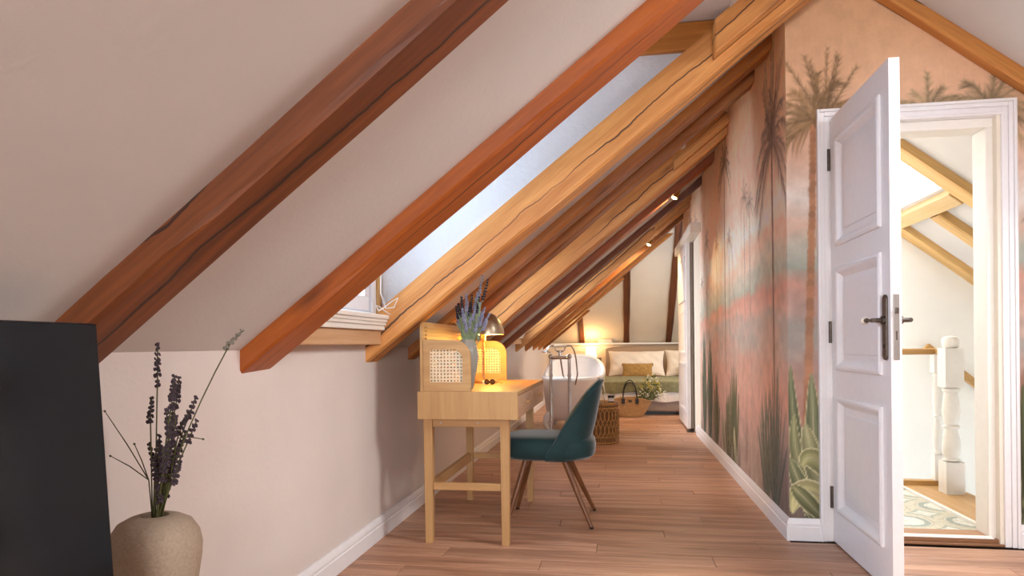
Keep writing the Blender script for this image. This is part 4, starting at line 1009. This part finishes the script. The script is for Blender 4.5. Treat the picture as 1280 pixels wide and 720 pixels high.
# shell back
nt, nh = 40, 14; outer = []; inner = []; rim = []
def shell(t, v, off):
    th = math.radians(-93 + 186 * t); u = abs(th) / math.radians(93)
    top = .385 + .387 * (1 - u ** 2.0)
    z = .352 + (top - .352) * v; hgt = (z - .352) / .42
    lean = .082 * hgt ** .9 * max(0, math.cos(th))
    rx, ry = .198 + lean + off, .240 - .045 * hgt ** 2 + off
    under = -.03 * (1 - v) ** 5
    e = .78; c_, s_ = math.cos(th), math.sin(th)
    return Vector((-.365 + (rx + under) * math.copysign(abs(c_) ** e, c_), CY_ + (ry + under) * math.copysign(abs(s_) ** e, s_), z))
for i in range(nt + 1):
    t = i / nt; outer.append([shell(t, j / nh, .0) for j in range(nh + 1)]); inner.append([shell(t, j / nh, -.034) for j in range(nh + 1)]); rim.append(shell(t, 1.0, -.017) + Vector((0, 0, .004)))
sh = MB(); 
P = []
for i in range(nt + 1):
    mid = (outer[i][-1] + inner[i][-1]) / 2 + Vector((0, 0, .010))
    P.append(outer[i] + [mid] + inner[i][::-1] + [outer[i][0]])
sh.grid(P); sh.f.append(tuple(range(len(P[0]) - 1))); o_ = nt * len(P[0]); sh.f.append(tuple(o_ + k for k in range(len(P[0]) - 1)))
sh.build('backrest', M_VELVET, ch, smooth=True)
MB().tube([shell(i / nt, 1.0, .001) for i in range(nt + 1)], .0045, 6).build('piping', M_PIPING, ch, smooth=True)
for (tx, ty, fx, fy) in ((-.50, 3.64, -.603, 3.545), (-.50, 3.83, -.597, 3.93), (-.30, 3.64, -.148, 3.552), (-.30, 3.83, -.148, 3.945)):
    lg = MB().tube([(tx, ty, .358), (fx * .6 + tx * .4, fy * .6 + ty * .4, .143), (fx, fy, .008)], [.0185, .014, .0095], 14).build('leg', M_WALNUT, ch, smooth=True)
    MB().tube([(fx, fy, .0), (fx, fy, .011)], .0105, 12).build('foot_cap', M_BLACK, lg, smooth=True)

# ------------------------------------------------------------------ slipper bath with standpipe
TX, TYA, TYB = -.515, 7.05, 8.42
tub = thing('bathtub', 'white freestanding slipper bathtub on claw feet under the rafters', 'bathtub', (TX, 7.8, 0))
def tub_pt(th, v, inset):
    # th angle around, v height 0..1
    c_, s_ = math.cos(th), math.sin(th)
    yb = math.copysign(abs(s_) ** .62, s_); xb = math.copysign(abs(c_) ** .62, c_)
    hl, hw = (TYB - TYA) / 2, .350 + .035 * yb
    k = .78 + .22 * v ** .5
    f = min(1, max(0, (yb + .25) / 1.25)); far = f * f * (3 - 2 * f)
    top = .600 + .06 * far + .165 * far * max(0, 1 - abs(xb) ** 2.2) ** .6
    z = .15 + (top - .15) * v
    return Vector((TX + (hw - inset) * k * xb, (TYA + TYB) / 2 + (hl - inset) * k * yb, z + (inset * .6 if v < .5 else 0)))
nn, nv = 56, 12
ou = [[tub_pt(2 * math.pi * i / nn, j / nv, 0) for j in range(nv + 1)] for i in range(nn + 1)]
ii_ = [[tub_pt(2 * math.pi * i / nn, .12 + .88 * j / nv, .045) for j in range(nv + 1)] for i in range(nn + 1)]
MB().grid(ou).build('outer_shell', M_TUBO, tub, smooth=True, fix=False)
g = MB(); g.grid(ii_); o = len(g.v); g.v += [tuple(p[0]) for p in ii_[:-1]]; g.f.append(tuple(range(o, o + nn))); g.build('basin', M_TUB, tub, smooth=True, fix=False)
g = MB(); g.lathe([(.0, 0)] , (0, 0, 0), 3, closed=False); g = MB()
rimP = [(ou[i][-1] + ii_[i][-1]) / 2 for i in range(nn)]
for i in range(nn):
    p, q = rimP[i], rimP[(i + 1) % nn]; 
g.tube(rimP + [rimP[0]], .028, 10, cap=False).build('rim', M_TUB, tub, smooth=True)
g = MB(); o = 0; g.v += [tuple(p[0]) for p in ou[:-1]]; g.f.append(tuple(range(nn))); g.build('underside', M_TUBO, tub)
for sx in (-1, 1):
    for yq in (7.27, 8.15):
        x = TX + sx * .225
        MB().tube([(x - sx * .02, yq, .22), (x + sx * .035, yq - .01, .17), (x + sx * .05, yq - .015, .11), (x + sx * .02, yq - .01, .06), (x + sx * .04, yq - .02, .02)], [.05, .045, .028, .024, .03], 12).ico((x + sx * .045, yq - .02, .024), .032, (1.1, 1.2, .75), 2).build('claw_foot', M_TUB, tub, smooth=True)
fa = thing('bath_faucet', 'chrome floor-standing bath tap with hand shower in front of the tub', 'faucet', (-.6, 6.93, 0))
FY = 6.93
pA, pB = -.692, -.502
for x in (pA, pB):
    MB().tube([(x, FY, .0), (x, FY, .02), (x, FY, .021), (x, FY, .64), (x, FY, .641), (x, FY, .665), (x, FY, .666), (x, FY, .835)], [.035, .035, .017, .017, .021, .021, .017, .017], 14).build('standpipe', M_CHROME, fa, smooth=True)
MB().tube([(pA - .01, FY, .835), (pB + .01, FY, .835)], .019, 12).tube([((pA + pB) / 2, FY, .83), ((pA + pB) / 2, FY, .90)], .016, 12).build('mixer_body', M_CHROME, fa, smooth=True)
for x in (pA, pB): MB().ico((x, FY, .845), .028, sub=2).build('valve', M_CHROME, fa, smooth=True)
xm = (pA + pB) / 2
MB().tube([(xm - .055, FY, .945), (xm - .045, FY, .91), (xm, FY, .895), (xm + .045, FY, .91), (xm + .055, FY, .945)], .007, 8).tube([(xm - .035, FY, .90), (xm + .035, FY, .90)], .011, 10).build('cradle', M_CHROME, fa, smooth=True)
MB().tube([(xm - .06, FY, .953), (xm - .05, FY, .955), (xm + .05, FY, .955), (xm + .06, FY, .953)], [.010, .014, .014, .010], 12).build('handset_grip', M_IVORY, fa, smooth=True)
MB().tube([(xm - .06, FY, .954), (xm - .11, FY, .95), (xm - .135, FY, .92), (xm - .138, FY, .905)], [.009, .009, .010, .012], 10).tube([(xm - .138, FY, .912), (xm - .14, FY, .896), (xm - .141, FY, .885)], [.015, .05, .05], 18).build('hand_shower', M_CHROME, fa, smooth=True)
MB().tube([(xm + .06, FY, .954)] + bez((xm + .11, FY, .955), (xm + .155, FY, .93), (xm + .165, FY + .02, .80), 8) + [(xm + .175, FY + .05, .66), (xm + .15, FY + .09, .55)], .008, 8).build('hose', M_CHROME, fa, smooth=True)
MB().tube([(xm + .005, FY, .83), (xm + .01, FY + .04, .76), (xm + .02, FY + .10, .66), (xm + .03, FY + .14, .62)], .010, 10).build('spout', M_CHROME, fa, smooth=True)

# ------------------------------------------------------------------ rattan table with jars
RX, RY, RR_ = -.178, 6.70, .172
rt = thing('rattan_table', 'round woven rattan side table beside the bathtub', 'table', (RX, RY, 0))
MB().lathe([(0, .385), (RR_, .385), (RR_ + .004, .392), (RR_ + .004, .400), (RR_, .405), (0, .405)], (RX, RY, 0), 40, closed=False).build('table_top', M_RATTAN, rt, smooth=True)
for z in (.012, .07, .345, .382): MB().tube([(RX + RR_ * math.cos(t), RY + RR_ * math.sin(t), z) for t in [2 * math.pi * i / 40 for i in range(41)]], .009, 8).build('hoop', M_RATTAN, rt, smooth=True)
wv = MB(); N = 26
for i in range(N):
    for sg in (-1, 1):
        pts = []
        for j in range(9):
            t = 2 * math.pi * (i + sg * .9 * math.sin(math.pi * j / 4 * 1.0) * .55) / N; r_ = RR_ + sg * .005 * math.cos(math.pi * j)
            pts.append((RX + r_ * math.cos(t), RY + r_ * math.sin(t), .07 + .275 * j / 8))
        wv.tube(pts, .0055, 5)
for i in range(52):
    t = 2 * math.pi * i / 52
    for a, b in ((.012, .07), (.345, .385)): wv.tube([(RX + RR_ * math.cos(t), RY + RR_ * math.sin(t), a), (RX + RR_ * math.cos(t), RY + RR_ * math.sin(t), b)], .004, 5)
wv.build('woven_side', M_RATTAN, rt, smooth=True, kind='stuff')
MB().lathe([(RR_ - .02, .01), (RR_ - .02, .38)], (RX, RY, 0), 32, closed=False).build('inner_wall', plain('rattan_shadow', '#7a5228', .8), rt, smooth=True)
def clearglass():
    t = NT('clear_glass'); t.p.inputs['Base Color'].default_value = (.96, .95, .93, 1); t.p.inputs['Roughness'].default_value = .03
    t.p.inputs['Transmission Weight'].default_value = 1; t.p.inputs['IOR'].default_value = 1.2; return t.m
M_CG = clearglass()
gb = thing('glass_bottle', 'clear glass bell jar standing on the rattan table', 'jar', (-.195, 6.66, .405))
cl_ = [(.062, 0), (.063, .01), (.062, .10), (.055, .15), (.035, .19), (.008, .205)]
MB().lathe([(r, .405 + z) for r, z in cl_] + [(max(.002, r - .004), .405 + z - .002) for r, z in reversed(cl_)], (-.195, 6.66, 0), 32, closed=False).build('bell', M_CG, gb, smooth=True)
MB().ico((-.195, 6.66, .625), .016, sub=2).build('handle_knob', M_CG, gb, smooth=True)
cj = thing('candle_jar', 'small dark glass candle jar with paper label on the rattan table', 'jar', (-.075, 6.63, .405))
MB().lathe([(.0, .405), (.030, .405), (.031, .41), (.031, .452), (.0, .452)], (-.075, 6.63, 0), 24, closed=False).build('jar', M_AMBER, cj, smooth=True)
MB().lathe([(.0325, .452), (.0325, .468), (0, .469)], (-.075, 6.63, 0), 24, closed=False).build('lid', M_BLACK, cj, smooth=True)
MB().lathe([(.0316, .413), (.0316, .446)], (-.075, 6.63, 0), 24, closed=False).build('paper_label', M_PAPER, cj, smooth=True)

# ------------------------------------------------------------------ bed
BX0, BX1, BY0, BY1 = -.20, 1.58, 9.34, 11.33
bed = thing('bed', 'upholstered double bed with padded headboard at the end of the attic', 'bed', (.69, 10.3, 0))
MB().box((BX0, BY0, .045), (BX1, BY1, .215)).build('bed_base', M_BEDB, bed, bevel=.02)
MB().box((BX0 + .05, BY0 + .06, .0), (BX1 - .05, BY1 - .05, .05)).build('plinth', M_BLACK, bed)
hbp = [(-.215, 11.335, .02), (1.60, 11.335, .02), (1.60, 11.335, .90)] + [(1.60 - 1.815 * i / 16, 11.335, .905 + .045 * math.sin(math.pi * i / 16) ** .6) for i in range(1, 16)] + [(-.215, 11.335, .90)]
MB().prism(hbp, (0, .07, 0)).build('headboard', M_HEADB, bed, bevel=.015)
MB().tube([(p[0] + (.012 if p[0] < 0 else -.012), 11.33, p[2] - .012) for p in hbp[2:]] + [(-.203, 11.33, .05)], .006, 6).build('headboard_piping', M_BEDB, bed, smooth=True)
def soft(name, mat, parent, cx, cy, cz, lx, ly, lz, pw=2.6, ny=14, amp=.006, seed=0, label=None, cat=None, group=None, tilt=0, ears=0):
    r = random.Random(seed); mb = MB(); P = []
    N = 28
    R = Matrix.Rotation(tilt, 3, 'X')
    for sgn in (1, -1):
        G = []
        for i in range(N + 1):
            row_ = []
            for j in range(N + 1):
                a, b = i / N * 2 - 1, j / N * 2 - 1
                h = (max(0, 1 - abs(a) ** pw) * max(0, 1 - abs(b) ** pw)) ** .5
                pin = 1 - .07 * (1 - abs(b) ** 2) * abs(a) ** 6 if ears else 1; pin2 = 1 - .09 * (1 - abs(a) ** 2) * abs(b) ** 6 if ears else 1
                wz = amp * (math.sin(a * 7 + seed) * math.cos(b * 6 + seed * 2) + .6 * math.sin(a * 15 + b * 9))
                row_.append(Vector((cx, cy, cz)) + R @ Vector((a * lx * pin, sgn * (ly * h + wz * h), b * lz * pin2)))
            G.append(row_)
        mb.grid(G)
    o = mb.build(name, mat, parent, smooth=True, label=label, cat=cat, group=group)
    return o
# mattress in its sheet, with rounded edges and folds hanging at the foot
def drape(name, mat, x0_, x1_, y0_, y1_, ztop, drop_f, drop_s, th, amp, seed, **kw):
    mb = MB(); nx, ny = 60, 40; r_ = random.Random(seed); ph = [r_.uniform(0, 6) for _ in range(6)]
    W = (x1_ - x0_); Ls = drop_s; P = []
    prof = []
    ys = [(y0_, ztop - drop_f)] + [(y0_ - .004, ztop - drop_f * (1 - i / 8) - .0) for i in range(1, 8)] + [(y0_ + .035 * (1 - math.cos(t)), ztop - .035 + .035 * math.sin(t)) for t in [math.pi / 2 * i / 5 for i in range(6)]] + [(y0_ + .035 + (y1_ - y0_ - .035) * i / 12, ztop) for i in range(1, 13)]
    xs = [(x0_, -drop_s * (1 - i / 6)) for i in range(6)] + [(x0_ + .03 * (1 - math.cos(t)), -.03 + .03 * math.sin(t)) for t in [math.pi / 2 * i / 4 for i in range(5)]] + [(x0_ + .03 + (W - .06) * i / 40, 0) for i in range(1, 41)] + [(x1_ - .03 * (1 - math.sin(t)), -.03 + .03 * math.cos(t)) for t in [math.pi / 2 * i / 4 for i in range(5)]] + [(x1_, -drop_s * i / 6) for i in range(1, 7)]
    for (x, dz) in xs:
        row_ = []
        for (y, z) in ys:
            f = max(0, (ztop - z)) / max(.01, drop_f)
            wob_ = amp * f * (math.sin(x * 23 + ph[0]) + .6 * math.sin(x * 41 + ph[1])) + (amp * .35 * math.sin(x * 9 + y * 7 + ph[2]) if z >= ztop else 0)
            hem = (.012 * math.sin(x * 12 + ph[3]) if y <= y0_ + .001 and z <= ztop - drop_f + .001 else 0)
            row_.append((x, y - wob_ - th * (1 if f > 0 else 0), max(z + dz + hem, .08) + (amp * .3 * math.sin(x * 11 + y * 13 + ph[4]) if z >= ztop and dz == 0 else 0)))
        P.append(row_)
    mb.grid(P); return mb.build(name, mat, smooth=True, fix=False, **kw)
MB().box((BX0 + .01, BY0 + .02, .215), (BX1 - .01, BY1 - .01, .43)).build('mattress', M_SHEET, bed, bevel=.05, seg=4)
sh_ = drape('bed_sheet', M_SHEET, BX0 - .012, BX1 + .012, BY0 - .02, 10.9, .442, .255, .20, .010, .009, 3, label='rumpled white sheet hanging over the foot of the bed', cat='sheet')
th_ = drape('bed_throw', M_THROW, BX0 - .028, BX1 + .028, BY0 - .012, 10.66, .466, .165, .15, .042, .007, 5, label='sage green throw spread across the bed', cat='blanket')
# make the throw lie in soft relief
for k, (cx, cz, w_, hh) in enumerate(((.285, .655, .45, .215), (1.17, .66, .43, .225))):
    soft('pillow', M_PILLOW, None, cx, 11.03, cz, w_, .10, hh, seed=k + 2, amp=.008, tilt=math.radians(-22), ears=1, label=['large cream pillow at the side of the bed near the lamp', 'large cream pillow partly behind the sliding door'][k], cat='pillow', group='cream bed pillows')
for k, (cx, w_) in enumerate(((.295, .24), (1.20, .24))):
    cu = thing('fringed_cushion', ['small ochre tufted cushion in front of the pillow near the lamp', 'small ochre tufted cushion partly behind the sliding door'][k], 'cushion', (cx, 10.8, .46), 'ochre cushions')
    soft('cushion_body', M_OCHRE, cu, cx, 10.80, .555, w_, .06, .115, seed=k + 6, amp=.004, tilt=math.radians(-20), ears=1)
    tz = MB()
    for sx in (-1, 1):
        for q in range(4): tz.ico((cx + sx * w_ * (.97 + .01 * q), 10.83, .655 - q * .010), .013 - .0015 * q, sub=1)
    tz.build('tassel', M_OCHRE, cu)
# ledge books, sconce, switches
bk = [('book', -.345, -.10, .990, 1.022, 11.47), ('book', -.335, -.11, 1.022, 1.050, 11.47)]
for k, (nm_, xa, xb, za, zb, yy_) in enumerate(bk):
    t = thing('book', ['lower of two white books stacked on the bedroom ledge', 'upper of two white books stacked on the bedroom ledge'][k], 'book', ((xa + xb) / 2, yy_ + .08, za))
    MB().box((xa, yy_, za), (xb, yy_ + .17, za + .003)).box((xa, yy_, zb - .003), (xb, yy_ + .17, zb)).box((xa, yy_, za + .003), (xa + .003, yy_ + .17, zb - .003)).build('cover', M_BOOK, t)
    MB().box((xa + .003, yy_ + .004, za + .003), (xb - .004, yy_ + .166, zb - .003)).build('pages', M_PAPER, t)
sc = thing('wall_lamp', 'small lit fabric wall lamp on the bedroom wall beside the headboard', 'lamp', (-.46, 11.3, .75))
MB().lathe([(.095, .755), (.085, .925)], (-.455, 11.30, 0), 28, closed=False).build('lamp_shade', M_SHADE, sc, smooth=True)
MB().tube([(-.455, 11.30, .84), (-.455, 11.30, .72), (-.455, YF - .001, .72)], .008, 8).build('arm', M_NICKEL, sc, smooth=True)
MB().box((-.50, YF - .012, .66), (-.41, YF - .001, .76)).build('wall_plate', M_NICKEL, sc)
pl = bpy.data.lights.new('wall_lamp_light', 'POINT'); pl.energy = 3.6; pl.color = (1, .62, .26); pl.shadow_soft_size = .07
po = bpy.data.objects.new('wall_lamp_light', pl); COL.objects.link(po); po.parent = sc; po.location = (.005, -.03, .24)
MB().box((-.375, YF - .012, .655), (-.285, YF - .001, .745)).build('wall_tile_picture', M_DARKSOCK, label='small grey-brown square plate on the wall beside the headboard', cat='switch', bevel=.004)
MB().box((-.262, YF - .012, .455), (-.222, YF - .001, .49)).build('wall_socket', M_DARKSOCK, label='dark wall socket low beside the headboard', cat='socket', bevel=.003)

# ------------------------------------------------------------------ basket with flowers
GX, GY = .145, 9.10
bs = thing('basket_bag', 'straw basket bag with black leather handles standing at the foot of the bed', 'bag', (GX, GY, 0))
def basket_pt(th, v):
    e = .85; c_, s_ = math.cos(th), math.sin(th)
    hx = .165 + .115 * v ** .8; hy = .085 + .015 * v
    top = .248 - .055 * abs(c_) ** 2.5
    return Vector((GX + hx * math.copysign(abs(c_) ** e, c_), GY + hy * math.copysign(abs(s_) ** e, s_), .004 + top * v))
G = [[basket_pt(2 * math.pi * i / 48, j / 12) for j in range(13)] for i in range(49)]
mb = MB().grid(G); o = len(mb.v); mb.v += [tuple(G[i][0]) for i in range(48)]; mb.f.append(tuple(range(o, o + 48)))
mb.build('basket_body', M_BASKET, bs, smooth=True, fix=False)
MB().tube([G[i][-1] for i in range(49)], .008, 6, cap=False).build('rim', M_BASKET, bs, smooth=True)
for k, (yy_, hh, lean_) in enumerate(((GY - .098, .225, -.01), (GY + .096, .155, .04))):
    pts = [(GX - .09, yy_, .19), (GX - .09, yy_, .27)] + [(GX - .085 * math.cos(t), yy_ + lean_ * math.sin(t), .30 + hh * (.72 if k == 0 else 1.15) * math.sin(t)) for t in [math.pi * i / 14 for i in range(1, 14)]] + [(GX + .09, yy_, .27), (GX + .09, yy_, .19)]
    MB().tube(pts, .0075, 8).build('handle', M_LEATH, bs, smooth=True)
for sx in (-1, 1): MB().box((GX + sx * .09 - .022, GY - .108, .18), (GX + sx * .09 + .022, GY - .096, .25)).build('leather_tab', M_LEATH, bs, bevel=.004)
MB().box((GX - .022, GY - .107, .205), (GX + .022, GY - .097, .228)).build('maker_tag', M_LEATH, bs, bevel=.002)
fb = thing('meadow_bouquet', 'loose meadow bouquet of yellow and white flowers lying in the basket', 'flowers', (GX + .2, GY, .1))
stm, lfm, yw, wh = MB(), MB(), MB(), MB(); r = random.Random(21)
for k in range(34):
    b = Vector((GX + r.uniform(.05, .17), GY + r.uniform(-.03, .05), .14)); up = r.uniform(0, 1)
    T = Vector((GX + .16 + r.uniform(-.06, .34) * (1.1 - up * .55), GY + r.uniform(-.1, .09), .22 + up * .40 * r.uniform(.5, 1) + r.uniform(0, .06)))
    pts = bez(b, (b + T) / 2 + Vector((0, 0, .04)), T, 5); stm.tube(pts, .0022, 4)
    for q in range(7):
        p = b.lerp(T, r.uniform(.35, 1)); d = Vector((r.uniform(-1, 1), r.uniform(-1, 1), r.uniform(-.2, 1))).normalized() * r.uniform(.025, .055); s_ = d.cross(Vector((.3, 1, .2))).normalized() * .007
        lfm.add([p, p + d * .5 + s_, p + d, p + d * .5 - s_], [(0, 1, 2, 3)])
    tgt = yw if (up > .5 and k % 3) else wh
    for q in range(9 if tgt is yw else 6): tgt.ico(T + Vector((r.uniform(-.03, .03), r.uniform(-.03, .03), r.uniform(-.05, .03))), r.uniform(.006, .011), sub=1)
stm.build('stems', M_LEAF, fb); lfm.build('leaves', M_LEAF, fb, kind='stuff', fix=False); yw.build('yellow_blossoms', M_YEL, fb, kind='stuff'); wh.build('white_blossoms', M_WFL, fb, kind='stuff')

# ------------------------------------------------------------------ spotlights on the rafters, blind cord
for k, (sx_, sy_, sz_, lab) in enumerate(((.520, 6.12, 2.305, 'small brass spotlight on the reddish rafter'), (.385, 8.12, 2.185, 'small brass spotlight on the rafter nearer the bed'))):
    t = thing('spotlight', lab, 'lamp', (sx_, sy_, sz_)); d = Vector((-.45, -.25, -1)).normalized(); p = Vector((sx_, sy_, sz_))
    MB().tube([p + d * .05, p - d * .045, p - d * .055], [.030, .030, .022], 16).build('head', plain('spot_brass_%d' % k, '#c9a050', .3, .9), t, smooth=True)
    MB().tube([p + d * .048, p + d * .052], .024, 16).build('bulb', M_BULB, t)
    MB().tube([p - d * .05, p - d * .09 + Vector((.02, 0, .04)), p + Vector((.04, 0, .16))], .008, 8).build('bracket', bpy.data.materials['spot_brass_%d' % k], t, smooth=True)
    l = bpy.data.lights.new('spot_light', 'SPOT'); l.energy = (26, 60)[k]; l.color = (1, .66, .32); l.spot_size = math.radians(125); l.spot_blend = .6; l.shadow_soft_size = .03
    lo = bpy.data.objects.new('spot_light', l); COL.objects.link(lo); lo.parent = t; lo.location = d * .06
    tgt = Vector((-.4, -.3, -1)) if k == 0 else Vector((.1, .75, -1)); lo.rotation_euler = tgt.to_track_quat('-Z', 'Y').to_euler()
wxc = -1.06
MB().tube([(-1.10, 3.03, 1.70), (-1.10, 3.03, 1.35), (-1.10, 3.02, 1.22), (-1.09, 3.06, 1.15), (-1.06, 3.09, 1.155), (-1.04, 3.09, 1.20), (-1.06, 3.07, 1.185), (-1.09, 3.03, 1.15), (-1.10, 2.99, 1.135), (-1.105, 2.97, 1.16), (-1.10, 3.0, 1.155), (-1.08, 3.05, 1.128), (-1.075, 3.08, 1.122)], .0032, 6).build('blind_cord', M_CORD, smooth=True, label='white looped blind cord resting on the window sill near the desk', cat='cord')
